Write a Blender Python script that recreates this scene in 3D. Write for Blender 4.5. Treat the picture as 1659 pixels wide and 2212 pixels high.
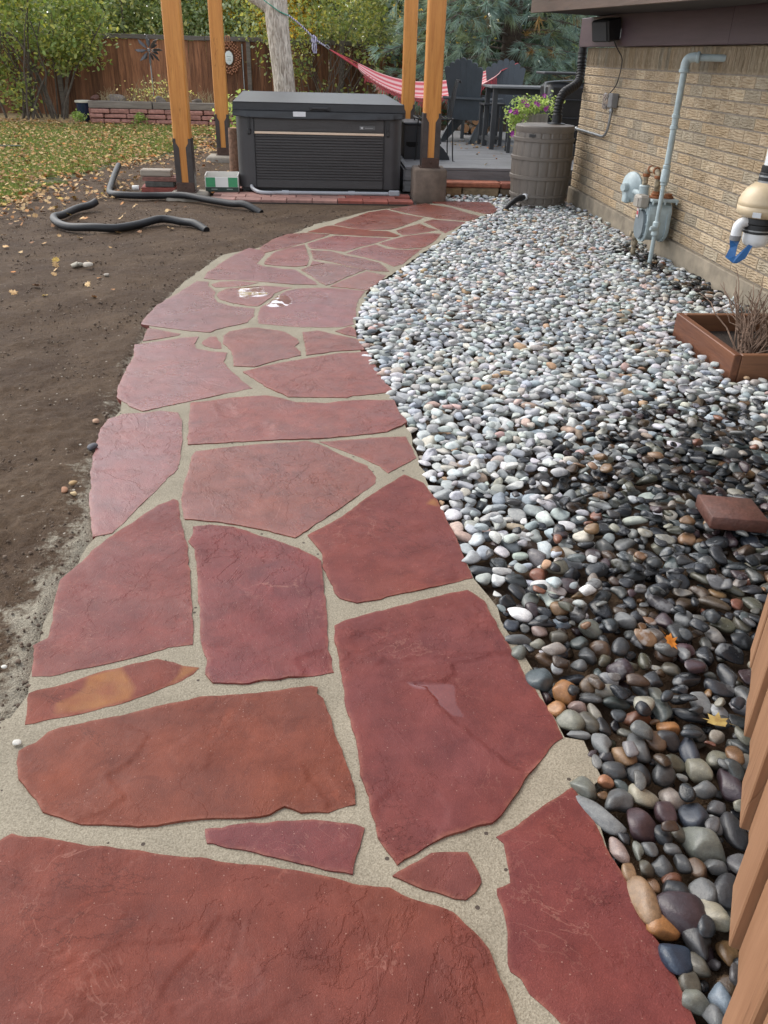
import bpy, bmesh, math, random
import numpy as np
from mathutils import Vector, Matrix, Euler, geometry
for _o in list(bpy.data.objects): bpy.data.objects.remove(_o)
scene = bpy.context.scene
COL = scene.collection
R = math.radians
# ------------------------------------------------------------------ camera
cam_d = bpy.data.cameras.new('camera'); cam = bpy.data.objects.new('camera', cam_d); COL.objects.link(cam)
PITCH, ROLL, YAW, CAMH = R(29.3), R(1.65), R(4.75), 1.5
_fw = Vector((math.sin(YAW)*math.cos(PITCH), math.cos(YAW)*math.cos(PITCH), -math.sin(PITCH)))
_r0 = Vector((math.cos(YAW), -math.sin(YAW), 0)); _u0 = _r0.cross(_fw)
_rt = _r0*math.cos(ROLL)+_u0*math.sin(ROLL); _up = _u0*math.cos(ROLL)-_r0*math.sin(ROLL)
cam.matrix_world = Matrix(((_rt.x,_up.x,-_fw.x,0),(_rt.y,_up.y,-_fw.y,0),(_rt.z,_up.z,-_fw.z,CAMH),(0,0,0,1)))
cam_d.sensor_fit = 'HORIZONTAL'; cam_d.sensor_width = 36.0; cam_d.lens = 36.0*1763/1659
cam_d.clip_start = .05; cam_d.clip_end = 500
scene.camera = cam
# ------------------------------------------------------------------ sky, sun, exposure (soft overcast autumn day)
SUN_EL, SUN_AZ = R(46), R(-45)          # azimuth clockwise from +Y
world = bpy.data.worlds.new('World'); scene.world = world; world.use_nodes = True
wn = world.node_tree.nodes; wl = world.node_tree.links
sky = wn.new('ShaderNodeTexSky'); sky.sky_type = 'NISHITA'; sky.sun_disc = False
sky.sun_elevation = SUN_EL; sky.sun_rotation = SUN_AZ; sky.air_density = 1.0; sky.dust_density = 1.0; sky.ozone_density = 1.0
hs = wn.new('ShaderNodeHueSaturation'); hs.inputs['Saturation'].default_value = .30
wl.new(sky.outputs[0], hs.inputs['Color']); wl.new(hs.outputs[0], wn['Background'].inputs['Color'])
wn['Background'].inputs['Strength'].default_value = .15
sun_d = bpy.data.lights.new('sun', 'SUN'); sun_d.energy = .8; sun_d.angle = R(40); sun_d.color = (1, .93, .82)
sun = bpy.data.objects.new('sun', sun_d); COL.objects.link(sun)
sun.rotation_euler = Vector((-math.sin(SUN_AZ)*math.cos(SUN_EL), -math.cos(SUN_AZ)*math.cos(SUN_EL), -math.sin(SUN_EL))).to_track_quat('-Z','Y').to_euler()
scene.view_settings.view_transform = 'Standard'; scene.view_settings.look = 'None'
scene.view_settings.gamma = 1; scene.view_settings.use_curve_mapping = False
scene.view_settings.exposure = 1.45
# ------------------------------------------------------------------ helpers
rng = np.random.default_rng(7); random.seed(7)
def hsh(ix, iy, s):
    n = (ix*374761393 + iy*668265263 + s*974634777) & 0xFFFFFFFF
    n = ((n ^ (n >> 13))*1274126177) & 0xFFFFFFFF
    return ((n ^ (n >> 16)) & 0xFFFFFF)/float(0xFFFFFF)
def vn(x, y, s=0):
    x = np.asarray(x, float); y = np.asarray(y, float)
    ix = np.floor(x).astype(np.int64); iy = np.floor(y).astype(np.int64); fx = x-ix; fy = y-iy
    u = fx*fx*fx*(fx*(fx*6-15)+10); v = fy*fy*fy*(fy*(fy*6-15)+10)
    a, b, c, d = hsh(ix,iy,s), hsh(ix+1,iy,s), hsh(ix,iy+1,s), hsh(ix+1,iy+1,s)
    return (a*(1-u)+b*u)*(1-v)+(c*(1-u)+d*u)*v
def fbm(x, y, s=0, o=4):
    t = 0; a = .5; n = 0
    for k in range(o): t = t+a*vn(x*2**k, y*2**k, s+k); n += a; a *= .5
    return t/n
def sstep(a, b, x):
    t = np.clip((x-a)/(b-a), 0, 1); return t*t*(3-2*t)
def inpoly(px, py, poly):
    px = np.asarray(px); py = np.asarray(py); r = np.zeros(px.shape, bool); n = len(poly)
    for i in range(n):
        x1, y1 = poly[i]; x2, y2 = poly[(i+1) % n]
        if y1 == y2: continue
        c = (y1 > py) != (y2 > py); r ^= c & (px < (x2-x1)*(py-y1)/(y2-y1)+x1)
    return r
def dpoly(px, py, poly, closed=True):
    px = np.asarray(px, float); py = np.asarray(py, float); d = np.full(px.shape, 1e9); n = len(poly)
    for i in range(n if closed else n-1):
        x1, y1 = poly[i]; x2, y2 = poly[(i+1) % n]; dx, dy = x2-x1, y2-y1
        t = np.clip(((px-x1)*dx+(py-y1)*dy)/(dx*dx+dy*dy+1e-12), 0, 1)
        d = np.minimum(d, np.hypot(px-x1-t*dx, py-y1-t*dy))
    return d
def new_mesh(name, v, f, smooth=False, sharp=None):
    me = bpy.data.meshes.new(name); me.from_pydata([tuple(p) for p in v], [], f); me.update()
    if smooth:
        me.shade_smooth()
        if sharp: me.set_sharp_from_angle(angle=R(sharp))
    return me
def np_mesh(name, v, f, smooth=True):
    v = np.ascontiguousarray(v, dtype=np.float32); f = np.ascontiguousarray(f, dtype=np.int32)
    me = bpy.data.meshes.new(name); me.vertices.add(len(v)); me.vertices.foreach_set('co', v.ravel())
    k = f.shape[1]; me.loops.add(f.size); me.loops.foreach_set('vertex_index', f.ravel())
    me.polygons.add(len(f)); me.polygons.foreach_set('loop_start', np.arange(0, f.size, k, dtype=np.int32))
    me.update(calc_edges=True); me.validate()
    if smooth: me.shade_smooth()
    return me
def attr_col(me, name, rgba):
    a = me.color_attributes.new(name, 'FLOAT_COLOR', 'POINT'); a.data.foreach_set('color', np.ascontiguousarray(rgba, dtype=np.float32).ravel())
def link(name, me, m=None, parent=None, loc=(0,0,0), rot=(0,0,0)):
    o = bpy.data.objects.new(name, me); COL.objects.link(o)
    if m is not None and me is not None and not me.materials: me.materials.append(m)
    o.location = loc; o.rotation_euler = rot
    if parent is not None: o.parent = parent
    return o
def tag(o, label=None, cat=None, group=None, kind=None):
    if label: o['label'] = label
    if cat: o['category'] = cat
    if group: o['group'] = group
    if kind: o['kind'] = kind
    return o
def thing(name, label, cat, loc=(0,0,0), rz=0, group=None):
    o = bpy.data.objects.new(name, None); COL.objects.link(o); o.location = loc; o.rotation_euler = (0,0,rz); o.empty_display_size = .1
    return tag(o, label, cat, group)
def copy_tree(o, parent=None):
    c = o.copy(); COL.objects.link(c); c.parent = parent
    for ch in o.children: copy_tree(ch, c)
    return c
def orient(vs, fs):                       # outward winding of a convex piece
    c = sum((Vector(v) for v in vs), Vector())/len(vs); out = []
    for f in fs:
        p = [Vector(vs[i]) for i in f]; n = (p[1]-p[0]).cross(p[2]-p[0])
        out.append(tuple(f) if n.dot(sum(p, Vector())/len(p)-c) >= 0 else tuple(reversed(f)))
    return out
class MB:
    def __init__(s): s.v = []; s.f = []
    def add(s, v, f):
        o = len(s.v); s.v += [tuple(p) for p in v]; s.f += [tuple(i+o for i in q) for q in f]; return s
    def box(s, c, d, b=0., rot=None, taper=1.):
        hx, hy, hz = d[0]/2, d[1]/2, d[2]/2; b = min(b, hx*.9, hy*.9, hz*.9); V = []; F = []
        if b <= 0:
            V = [(x*hx, y*hy, z*hz) for x in (-1,1) for y in (-1,1) for z in (-1,1)]
            F = [(0,1,3,2),(4,6,7,5),(0,4,5,1),(2,3,7,6),(0,2,6,4),(1,5,7,3)]
        else:
            idx = {}
            for x in (-1,1):
                for y in (-1,1):
                    for z in (-1,1):
                        for a in range(3):
                            q = [x*(hx-b), y*(hy-b), z*(hz-b)]; q[a] = (x*hx, y*hy, z*hz)[a]
                            idx[(x,y,z,a)] = len(V); V.append(tuple(q))
            for a in range(3):
                o1, o2 = [i for i in range(3) if i != a]
                for sg in (-1,1):
                    q = []
                    for p1, p2 in ((-1,-1),(1,-1),(1,1),(-1,1)):
                        k = [0,0,0]; k[a] = sg; k[o1] = p1; k[o2] = p2; q.append(idx[(k[0],k[1],k[2],a)])
                    F.append(tuple(q))
                for p1 in (-1,1):
                    for p2 in (-1,1):
                        q = []
                        for sg, ax in ((-1,o1),(1,o1),(1,o2),(-1,o2)):
                            k = [0,0,0]; k[a] = sg; k[o1] = p1; k[o2] = p2; q.append(idx[(k[0],k[1],k[2],ax)])
                        F.append(tuple(q))
            for x in (-1,1):
                for y in (-1,1):
                    for z in (-1,1): F.append(tuple(idx[(x,y,z,a)] for a in range(3)))
        if taper != 1: V = [(x*(taper if z > 0 else 1), y*(taper if z > 0 else 1), z) for x, y, z in V]
        F = orient(V, F); M = rot.to_matrix() if isinstance(rot, Euler) else rot
        V = [tuple((M @ Vector(q) if M else Vector(q))+Vector(c)) for q in V]
        return s.add(V, F)
    def tube(s, path, r, n=8, caps=True, flat=1.):
        path = [Vector(p) for p in path]; k = len(path); rr = r if isinstance(r, (list, tuple)) else [r]*k
        ref = None; V = []; F = []
        for i, p in enumerate(path):
            t = (path[min(i+1,k-1)]-path[max(i-1,0)]).normalized()
            if ref is None: ref = Vector((0,0,1)) if abs(t.z) < .9 else Vector((1,0,0))
            a = t.cross(ref).normalized(); b2 = a.cross(t).normalized(); ref = b2
            for j in range(n):
                w = 2*math.pi*j/n; V.append(tuple(p+a*math.cos(w)*rr[i]+b2*math.sin(w)*rr[i]*flat))
        for i in range(k-1):
            for j in range(n): F.append((i*n+j, i*n+(j+1) % n, (i+1)*n+(j+1) % n, (i+1)*n+j))
        if caps: F.append(tuple(reversed(range(n)))); F.append(tuple((k-1)*n+j for j in range(n)))
        return s.add(V, F)
    def lathe(s, prof, n=24, c=(0,0,0), axis=None, caps=True):
        V = []; F = []; k = len(prof)
        M = Vector((0,0,1)).rotation_difference(Vector(axis)).to_matrix() if axis is not None else Matrix.Identity(3)
        for r, z in prof:
            for j in range(n):
                w = 2*math.pi*j/n; V.append(tuple(M @ Vector((r*math.cos(w), r*math.sin(w), z))+Vector(c)))
        for i in range(k-1):
            for j in range(n): F.append((i*n+j, i*n+(j+1) % n, (i+1)*n+(j+1) % n, (i+1)*n+j))
        if caps: F.append(tuple(reversed(range(n)))); F.append(tuple((k-1)*n+j for j in range(n)))
        return s.add(V, F)
    def prism(s, poly, t, M=None):           # polygon in local XY, thickness t along local +Z, placed by 4x4 M
        n = len(poly); V = [(x,y,0) for x, y in poly]+[(x,y,t) for x, y in poly]
        ar = sum(poly[i][0]*poly[(i+1) % n][1]-poly[(i+1) % n][0]*poly[i][1] for i in range(n))
        F = [tuple(range(n-1,-1,-1)), tuple(range(n,2*n))]+[(i,(i+1) % n,n+(i+1) % n,n+i) for i in range(n)]
        if ar < 0: F = [tuple(reversed(f)) for f in F]
        if M is not None: V = [tuple(M @ Vector(q)) for q in V]
        return s.add(V, F)
    def build(s, name, m, parent=None, smooth=False, sharp=35, loc=(0,0,0), world=False):
        v = s.v
        if world and parent is not None:
            inv = (Matrix.Translation(parent.location) @ parent.rotation_euler.to_matrix().to_4x4()).inverted()
            if parent.parent is not None: inv = (Matrix.Translation(parent.parent.location) @ parent.parent.rotation_euler.to_matrix().to_4x4() @ inv.inverted()).inverted()
            v = [tuple(inv @ Vector(p)) for p in v]
        return link(name, new_mesh(name, v, s.f, smooth, sharp), m, parent, loc)
def spline(pts, k=6):
    P = [Vector(p) for p in pts]; out = []
    for i in range(len(P)-1):
        a, b, c, d = P[max(i-1,0)], P[i], P[i+1], P[min(i+2,len(P)-1)]
        for j in range(k):
            t = j/k; out.append(.5*((2*b)+(c-a)*t+(2*a-5*b+4*c-d)*t*t+(3*b-a-3*c+d)*t**3))
    out.append(P[-1]); return out
# ------------------------------------------------------------------ material kit
class NT:
    def __init__(s, name, rough=.7, spec=.5):
        s.m = bpy.data.materials.new(name); s.m.use_nodes = True; s.t = s.m.node_tree; s.b = s.t.nodes['Principled BSDF']
        s.b.inputs['Roughness'].default_value = rough; s.b.inputs['Specular IOR Level'].default_value = spec
    def n(s, ty, ins={}, **pr):
        x = s.t.nodes.new(ty)
        for k, v in pr.items(): setattr(x, k, v)
        for k, v in ins.items(): s.put(x.inputs[k], v)
        return x
    def put(s, sock, v):
        if isinstance(v, bpy.types.NodeSocket): s.t.links.new(v, sock)
        elif isinstance(v, tuple) and len(v) == 3 and sock.type == 'RGBA': sock.default_value = (*v, 1)
        else: sock.default_value = v
    def set(s, k, v): s.put(s.b.inputs[k], v)
    def pos(s): return s.n('ShaderNodeNewGeometry').outputs['Position']
    def obj(s): return s.n('ShaderNodeTexCoord').outputs['Object']
    def oi(s): return s.n('ShaderNodeObjectInfo').outputs
    def attr(s, name): return s.n('ShaderNodeAttribute', attribute_name=name).outputs
    def scale(s, vec, sc): return s.n('ShaderNodeMapping', {'Vector':vec,'Scale':sc}).outputs[0]
    def noise(s, vec, sc, det=3., rough=.5, dist=0.): return s.n('ShaderNodeTexNoise', {'Vector':vec,'Scale':sc,'Detail':det,'Roughness':rough,'Distortion':dist}).outputs['Fac']
    def vor(s, vec, sc, feat='F1', out='Distance'): return s.n('ShaderNodeTexVoronoi', {'Vector':vec,'Scale':sc}, feature=feat).outputs[out]
    def ramp(s, f, a, b): return s.n('ShaderNodeMapRange', {0:f,1:a,2:b,3:0.,4:1.}, clamp=True).outputs[0]
    def rng(s, f, a, b, c, d): return s.n('ShaderNodeMapRange', {0:f,1:a,2:b,3:c,4:d}, clamp=True).outputs[0]
    def mix(s, f, a, b, mode='MIX'):
        x = s.t.nodes.new('ShaderNodeMix'); x.data_type = 'RGBA'; x.blend_type = mode
        s.put(x.inputs[0], f); s.put(x.inputs[6], a); s.put(x.inputs[7], b); return x.outputs[2]
    def ma(s, op, a, b=0.): return s.n('ShaderNodeMath', {0:a,1:b}, operation=op).outputs[0]
    def bump(s, h, st=.5, d=.01, nrm=None):
        i = {'Height':h,'Strength':st,'Distance':d}
        if nrm is not None: i['Normal'] = nrm
        return s.n('ShaderNodeBump', i).outputs[0]
def plain(name, col, rough=.6, var=.25, sc=8., bump=0., bsc=60., spec=.5, metal=0., objcol=False, stretch=None, bd=.004):
    k = NT(name, rough, spec); p = k.obj()
    if stretch: p = k.scale(p, stretch)
    base = k.oi()['Color'] if objcol else col
    dk = k.mix(1., base, (1-var,1-var,1-var), 'MULTIPLY')
    k.set('Base Color', k.mix(k.ramp(k.noise(p, sc, 5, .6), .35, .68), dk, base)); k.set('Metallic', metal)
    if bump: k.set('Normal', k.bump(k.noise(p, bsc, 4, .6), bump, bd))
    return k.m
STONES=[
 ('far',[[1.306,10.089],[1.637,10.122],[1.982,10.113],[1.991,9.622],[1.883,9.309],[1.785,9.3],[1.673,9.497],[1.515,9.757],[1.419,9.911]]),
 ('far',[[1.205,9.953],[1.335,9.781],[1.467,9.653],[1.609,9.304],[1.712,9.114],[1.535,8.84],[1.388,8.88],[1.199,8.959],[1.133,9.049],[0.992,9.179],[0.88,9.334],[0.751,9.511],[0.964,9.726]]),
 ('far',[[0.716,9.47],[0.869,9.205],[1.082,9.01],[0.948,8.745],[0.806,8.494],[0.675,8.301],[0.418,8.268],[0.253,8.408],[0.119,8.522],[0.297,8.87],[0.497,9.264]]),
 ('far',[[1.003,8.636],[1.062,8.443],[1.149,8.319],[0.973,8.159],[0.772,8.031],[0.72,8.245],[0.863,8.483]]),
 ('far',[[1.052,8.737],[1.161,8.896],[1.363,8.81],[1.493,8.771],[1.316,8.384],[1.191,8.152],[1.163,8.32],[1.116,8.524]]),
 ('rust',[[0.039,8.423],[0.111,8.475],[0.279,8.334],[0.5,8.23],[0.64,8.21],[0.742,8.001],[0.688,7.928],[0.403,7.965],[0.133,8.032],[-0.059,8.104],[-0.134,8.114]]),
 ('far',[[-0.542,7.371],[-0.451,7.736],[-0.316,8.016],[-0.141,8.085],[0.078,8.028],[-0.004,7.857],[-0.16,7.611],[-0.296,7.415],[-0.426,7.253],[-0.49,7.18]]),
 ('far',[[0.131,7.962],[0.401,7.91],[0.643,7.884],[0.493,7.649],[0.327,7.45],[0.194,7.262],[0.07,7.339],[-0.094,7.378],[-0.12,7.468],[-0.128,7.574],[-0.018,7.762]]),
 ('far',[[0.682,7.859],[0.833,8.021],[1.027,8.141],[1.152,8.128],[1.055,7.795],[0.926,7.496],[0.762,7.413],[0.659,7.419],[0.518,7.625]]),
 ('far',[[0.483,7.584],[0.581,7.403],[0.757,7.364],[0.893,7.432],[0.754,7.072],[0.656,6.796],[0.578,6.715],[0.496,6.895],[0.359,7.053],[0.211,7.187],[0.325,7.389]]),
 ('brown',[[-0.099,7.306],[0.07,7.279],[0.191,7.129],[0.356,6.986],[0.468,6.84],[0.513,6.636],[0.529,6.537],[0.404,6.557],[0.338,6.604],[0.158,6.774],[0.042,6.9],[-0.066,6.949],[-0.085,7.143]]),
 ('far',[[-0.409,7.185],[-0.288,7.387],[-0.152,7.544],[-0.126,7.2],[-0.103,6.984],[-0.12,6.721],[-0.214,6.672],[-0.38,6.71],[-0.465,6.762],[-0.451,6.967]]),
 ('brown',[[-0.168,6.581],[-0.1,6.694],[0.028,6.796],[0.079,6.787],[0.206,6.69],[0.342,6.586],[0.196,6.358],[0.071,6.131],[0.029,6.082],[-0.012,6.152],[-0.085,6.373]]),
 ('far',[[-0.079,6.884],[0.021,6.807],[-0.09,6.722]]),
 ('far',[[0.351,6.532],[0.411,6.481],[0.5,6.411],[0.417,6.167],[0.322,5.939],[0.174,6.017],[0.058,6.05],[0.156,6.231]]),
 ('mauve',[[-0.517,7.295],[-0.476,7.182],[-0.497,6.965],[-0.525,6.771],[-0.466,6.678],[-0.338,6.612],[-0.211,6.563],[-0.133,6.372],[-0.053,6.175],[-0.035,6.104],[-0.223,6.107],[-0.437,6.176],[-0.629,6.228],[-0.792,6.222],[-0.886,6.268],[-0.877,6.446],[-0.805,6.804],[-0.731,7.106],[-0.63,7.355]]),
 ('far',[[-0.805,6.078],[-0.751,6.165],[-0.625,6.189],[-0.47,6.146],[-0.545,6.063],[-0.656,6.013],[-0.769,6.009]]),
 ('far',[[-0.674,5.967],[-0.542,6.017],[-0.407,6.063],[-0.22,6.004],[-0.286,5.934],[-0.339,5.843],[-0.355,5.734],[-0.402,5.588],[-0.434,5.507],[-0.504,5.517],[-0.616,5.583],[-0.699,5.662],[-0.737,5.766],[-0.73,5.853]]),
 ('mauve',[[-0.262,5.912],[-0.185,5.982],[-0.024,6.01],[0.15,5.988],[0.309,5.92],[0.254,5.709],[0.229,5.503],[0.217,5.273],[0.194,5.199],[0.198,5.093],[0.116,5.03],[-0.023,5.028],[-0.172,5.036],[-0.403,5.1],[-0.418,5.26],[-0.415,5.449],[-0.342,5.693]]),
 ('mauve',[[-0.921,6.179],[-0.832,6.162],[-0.831,6.054],[-0.752,5.853],[-0.749,5.724],[-0.714,5.6],[-0.608,5.503],[-0.451,5.448],[-0.444,5.26],[-0.473,5.117],[-0.566,5.046],[-0.655,4.961],[-0.678,4.912],[-0.805,4.936],[-0.947,4.99],[-1.125,5.071],[-1.124,5.229],[-1.103,5.511],[-1.021,5.801]]),
 ('mid',[[-1.071,4.999],[-0.976,4.948],[-0.851,4.883],[-0.857,4.845],[-0.959,4.776],[-1.051,4.73],[-1.059,4.869]]),
 ('mid',[[-0.703,4.749],[-0.677,4.817],[-0.638,4.825],[-0.597,4.706],[-0.583,4.599],[-0.625,4.605],[-0.68,4.651],[-0.704,4.698]]),
 ('mid',[[-0.599,4.837],[-0.568,4.934],[-0.469,5.008],[-0.399,5.017],[-0.301,4.97],[-0.229,4.919],[-0.155,4.785],[-0.142,4.711],[-0.163,4.638],[-0.127,4.55],[-0.126,4.482],[-0.252,4.398],[-0.372,4.286],[-0.482,4.301],[-0.511,4.496],[-0.551,4.634],[-0.579,4.688]]),
 ('mid',[[-0.125,4.921],[-0.029,4.962],[0.065,4.884],[0.203,4.789],[0.24,4.588],[0.071,4.552],[-0.093,4.482],[-0.105,4.674]]),
 ('mid',[[0.078,4.943],[0.177,5.059],[0.204,4.965],[0.205,4.835],[0.136,4.873]]),
 ('mauve',[[-1.085,4.665],[-0.96,4.72],[-0.817,4.807],[-0.74,4.823],[-0.745,4.686],[-0.722,4.598],[-0.629,4.546],[-0.542,4.523],[-0.546,4.364],[-0.489,4.209],[-0.416,4.062],[-0.36,3.964],[-0.497,3.883],[-0.654,3.781],[-0.853,3.66],[-0.928,3.725],[-1.013,3.846],[-1.036,3.979],[-1.044,4.208],[-1.048,4.459],[-1.068,4.56]]),
 ('mid',[[-0.428,4.209],[-0.271,4.333],[-0.082,4.438],[0.071,4.517],[0.249,4.553],[0.283,4.368],[0.301,4.149],[0.324,4.033],[0.348,3.948],[0.334,3.899],[0.147,3.854],[0.117,3.828],[-0.171,3.843],[-0.231,3.909],[-0.303,3.991],[-0.348,4.076]]),
 ('mid',[[-0.643,3.759],[-0.559,3.783],[-0.446,3.821],[-0.283,3.853],[-0.21,3.826],[-0.131,3.762],[0.004,3.749],[0.147,3.786],[0.35,3.791],[0.361,3.629],[0.39,3.506],[0.286,3.402],[0.023,3.338],[-0.19,3.323],[-0.593,3.278]]),
 ('mauve',[[-0.995,3.568],[-0.941,3.625],[-0.844,3.639],[-0.77,3.662],[-0.688,3.638],[-0.655,3.55],[-0.624,3.36],[-0.595,3.047],[-0.625,2.96],[-0.683,2.761],[-0.749,2.532],[-0.811,2.509],[-0.88,2.746],[-0.954,3.098],[-0.978,3.263],[-0.999,3.443]]),
 ('mid',[[-0.546,3.213],[-0.395,3.26],[-0.073,3.306],[-0.02,3.27],[0.073,3.163],[0.181,3.055],[0.21,2.955],[0.202,2.902],[0.11,2.762],[-0.002,2.616],[-0.105,2.484],[-0.201,2.534],[-0.334,2.589],[-0.458,2.618],[-0.511,2.625],[-0.538,2.738],[-0.554,2.896],[-0.557,3.161]]),
 ('mid',[[-0.02,3.3],[0.184,3.336],[0.37,3.352],[0.391,3.134],[0.344,3.076],[0.261,2.987],[0.231,3.055],[0.154,3.137],[0.064,3.219]]),
 ('red',[[-0.063,2.5],[-0.02,2.546],[0.06,2.632],[0.157,2.771],[0.325,2.975],[0.396,2.898],[0.433,2.765],[0.452,2.598],[0.469,2.459],[0.484,2.214],[0.457,2.203],[0.351,2.168],[0.234,2.128],[0.171,2.104],[0.097,2.084],[0.044,2.11],[0.032,2.14],[-0.01,2.299],[-0.013,2.383]]),
 ('plum',[[-0.556,2.77],[-0.524,2.622],[-0.479,2.453],[-0.436,2.229],[-0.403,2.033],[-0.385,1.899],[-0.451,1.885],[-0.538,1.846],[-0.625,1.818],[-0.751,1.777],[-0.798,1.776],[-0.838,1.911],[-0.804,1.943],[-0.824,2.066],[-0.843,2.148],[-0.85,2.242],[-0.823,2.312],[-0.793,2.415],[-0.756,2.501],[-0.687,2.618],[-0.621,2.734],[-0.575,2.786]]),
 ('plum',[[-0.474,2.569],[-0.416,2.585],[-0.328,2.565],[-0.211,2.486],[-0.091,2.411],[-0.033,2.355],[-0.012,2.324],[-0.009,2.201],[0.005,1.983],[0.007,1.857],[0.02,1.757],[-0.057,1.745],[-0.129,1.738],[-0.232,1.72],[-0.31,1.727],[-0.331,1.766],[-0.338,1.828],[-0.36,1.893],[-0.381,2.032],[-0.426,2.299],[-0.45,2.421],[-0.477,2.469],[-0.467,2.518]]),
 ('rust',[[-0.788,1.709],[-0.709,1.742],[-0.63,1.783],[-0.533,1.819],[-0.476,1.835],[-0.428,1.821],[-0.399,1.804],[-0.354,1.795],[-0.367,1.767],[-0.425,1.721],[-0.517,1.668],[-0.596,1.635],[-0.681,1.612],[-0.76,1.592]]),
 ('rust',[[-0.746,1.495],[-0.714,1.522],[-0.695,1.558],[-0.67,1.573],[-0.529,1.61],[-0.414,1.65],[-0.317,1.674],[-0.229,1.679],[-0.133,1.688],[-0.043,1.705],[-0.024,1.695],[-0.027,1.671],[-0.008,1.652],[0.013,1.548],[0.041,1.433],[0.062,1.357],[0.062,1.3],[0.021,1.292],[-0.001,1.283],[-0.061,1.282],[-0.1,1.301],[-0.131,1.279],[-0.195,1.272],[-0.302,1.274],[-0.379,1.261],[-0.436,1.261],[-0.495,1.267],[-0.543,1.274],[-0.595,1.295],[-0.637,1.313],[-0.663,1.348],[-0.724,1.408]]),
 ('red',[[0.026,1.961],[0.053,1.988],[0.106,2.015],[0.191,2.047],[0.279,2.08],[0.381,2.113],[0.453,2.135],[0.498,2.072],[0.516,1.943],[0.536,1.824],[0.557,1.707],[0.581,1.606],[0.591,1.541],[0.596,1.486],[0.567,1.467],[0.525,1.418],[0.481,1.37],[0.435,1.308],[0.392,1.255],[0.366,1.23],[0.298,1.217],[0.239,1.192],[0.184,1.158],[0.141,1.134],[0.108,1.206],[0.096,1.285],[0.078,1.389],[0.069,1.502],[0.048,1.628],[0.041,1.727],[0.032,1.835],[0.022,1.905]]),
 ('plum',[[-0.272,1.247],[-0.235,1.248],[-0.173,1.258],[-0.114,1.26],[-0.034,1.26],[0.041,1.248],[0.081,1.233],[0.074,1.204],[0.06,1.162],[0.049,1.117],[-0.008,1.133],[-0.084,1.154],[-0.157,1.179],[-0.204,1.194],[-0.267,1.209]]),
 ('rust',[[-0.709,1.23],[-0.686,1.251],[-0.605,1.237],[-0.498,1.214],[-0.392,1.193],[-0.273,1.171],[-0.185,1.153],[-0.083,1.134],[0.017,1.108],[0.063,1.09],[0.124,1.08],[0.147,1.062],[0.2,1.04],[0.248,1.018],[0.269,0.993],[0.288,0.961],[0.303,0.938],[0.31,0.911],[0.317,0.878],[0.322,0.841],[0.33,0.797],[0.35,0.728],[-0.602,0.747],[-0.654,0.984]]),
 ('red',[[0.131,1.111],[0.17,1.136],[0.22,1.161],[0.257,1.16],[0.297,1.159],[0.31,1.12],[0.316,1.085],[0.3,1.063],[0.277,1.046],[0.233,1.059],[0.18,1.083]]),
 ('red',[[0.369,1.195],[0.422,1.226],[0.504,1.284],[0.577,1.329],[0.585,1.284],[0.599,1.214],[0.608,1.136],[0.622,1.081],[0.619,1.024],[0.629,0.98],[0.64,0.928],[0.648,0.86],[0.651,0.783],[0.655,0.703],[0.448,0.714],[0.41,0.796],[0.39,0.824],[0.365,0.852],[0.355,0.88],[0.337,0.895],[0.336,0.91],[0.344,0.953],[0.35,0.994],[0.349,1.027],[0.345,1.055],[0.345,1.072],[0.376,1.082],[0.382,1.179]]),
]
RECESS=[
 (36,0.006,[[0.223,1.704],[0.27,1.685],[0.293,1.618],[0.317,1.566],[0.358,1.51],[0.398,1.455],[0.435,1.4],[0.481,1.372],[0.601,1.486],[0.585,1.621],[0.539,1.815],[0.475,1.818],[0.414,1.79],[0.352,1.78],[0.354,1.739],[0.321,1.708]]),
 (36,0.003,[[0.158,1.347],[0.204,1.35],[0.246,1.323],[0.272,1.277],[0.262,1.235],[0.234,1.19],[0.184,1.153],[0.136,1.127],[0.104,1.206],[0.1,1.285]]),
 (36,-0.003,[[0.031,1.801],[0.075,1.814],[0.139,1.776],[0.174,1.816],[0.222,1.798],[0.263,1.821],[0.323,1.808],[0.419,1.82],[0.545,1.828],[0.5,2.083],[0.455,2.148],[0.018,1.98]]),
 (33,0.005,[[-0.083,1.818],[-0.044,1.843],[0.014,1.857],[0.026,1.747],[-0.057,1.74],[-0.079,1.788]]),
 (38,0.0025,[[-0.26,0.964],[-0.218,1.031],[-0.17,1.021],[-0.17,0.964],[-0.124,0.896],[-0.132,0.879],[-0.162,0.867],[-0.228,0.88],[-0.316,0.867],[-0.298,0.919]]),
 (35,-0.003,[[-0.509,1.571],[-0.443,1.534],[-0.463,1.456],[-0.481,1.434],[-0.52,1.406],[-0.462,1.339],[-0.502,1.3],[-0.566,1.283],[-0.728,1.401],[-0.75,1.507],[-0.668,1.586]]),
 (35,0.004,[[-0.07,1.43],[-0.017,1.405],[0.022,1.352],[0.065,1.293],[-0.001,1.276],[-0.001,1.303],[-0.04,1.369]]),
 (35,-0.002,[[-0.388,1.483],[-0.346,1.522],[-0.282,1.479],[-0.292,1.417],[-0.357,1.436]]),
 (27,0.005,[[-0.523,3.774],[-0.449,3.726],[-0.4,3.562],[-0.469,3.577],[-0.5,3.666]]),
 (27,0.005,[[-0.308,3.513],[-0.23,3.49],[-0.234,3.355],[-0.276,3.355]]),
]
STAIN=[
 (34,[[-0.649,1.768],[-0.57,1.803],[-0.513,1.714],[-0.517,1.673],[-0.597,1.64],[-0.696,1.623],[-0.703,1.662],[-0.67,1.688],[-0.647,1.72]]),
 (34,[[-0.425,1.721],[-0.351,1.795],[-0.399,1.804],[-0.405,1.759]]),
 (31,[[0.419,2.765],[0.438,2.735],[0.429,2.697],[0.39,2.717]]),
]
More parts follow.
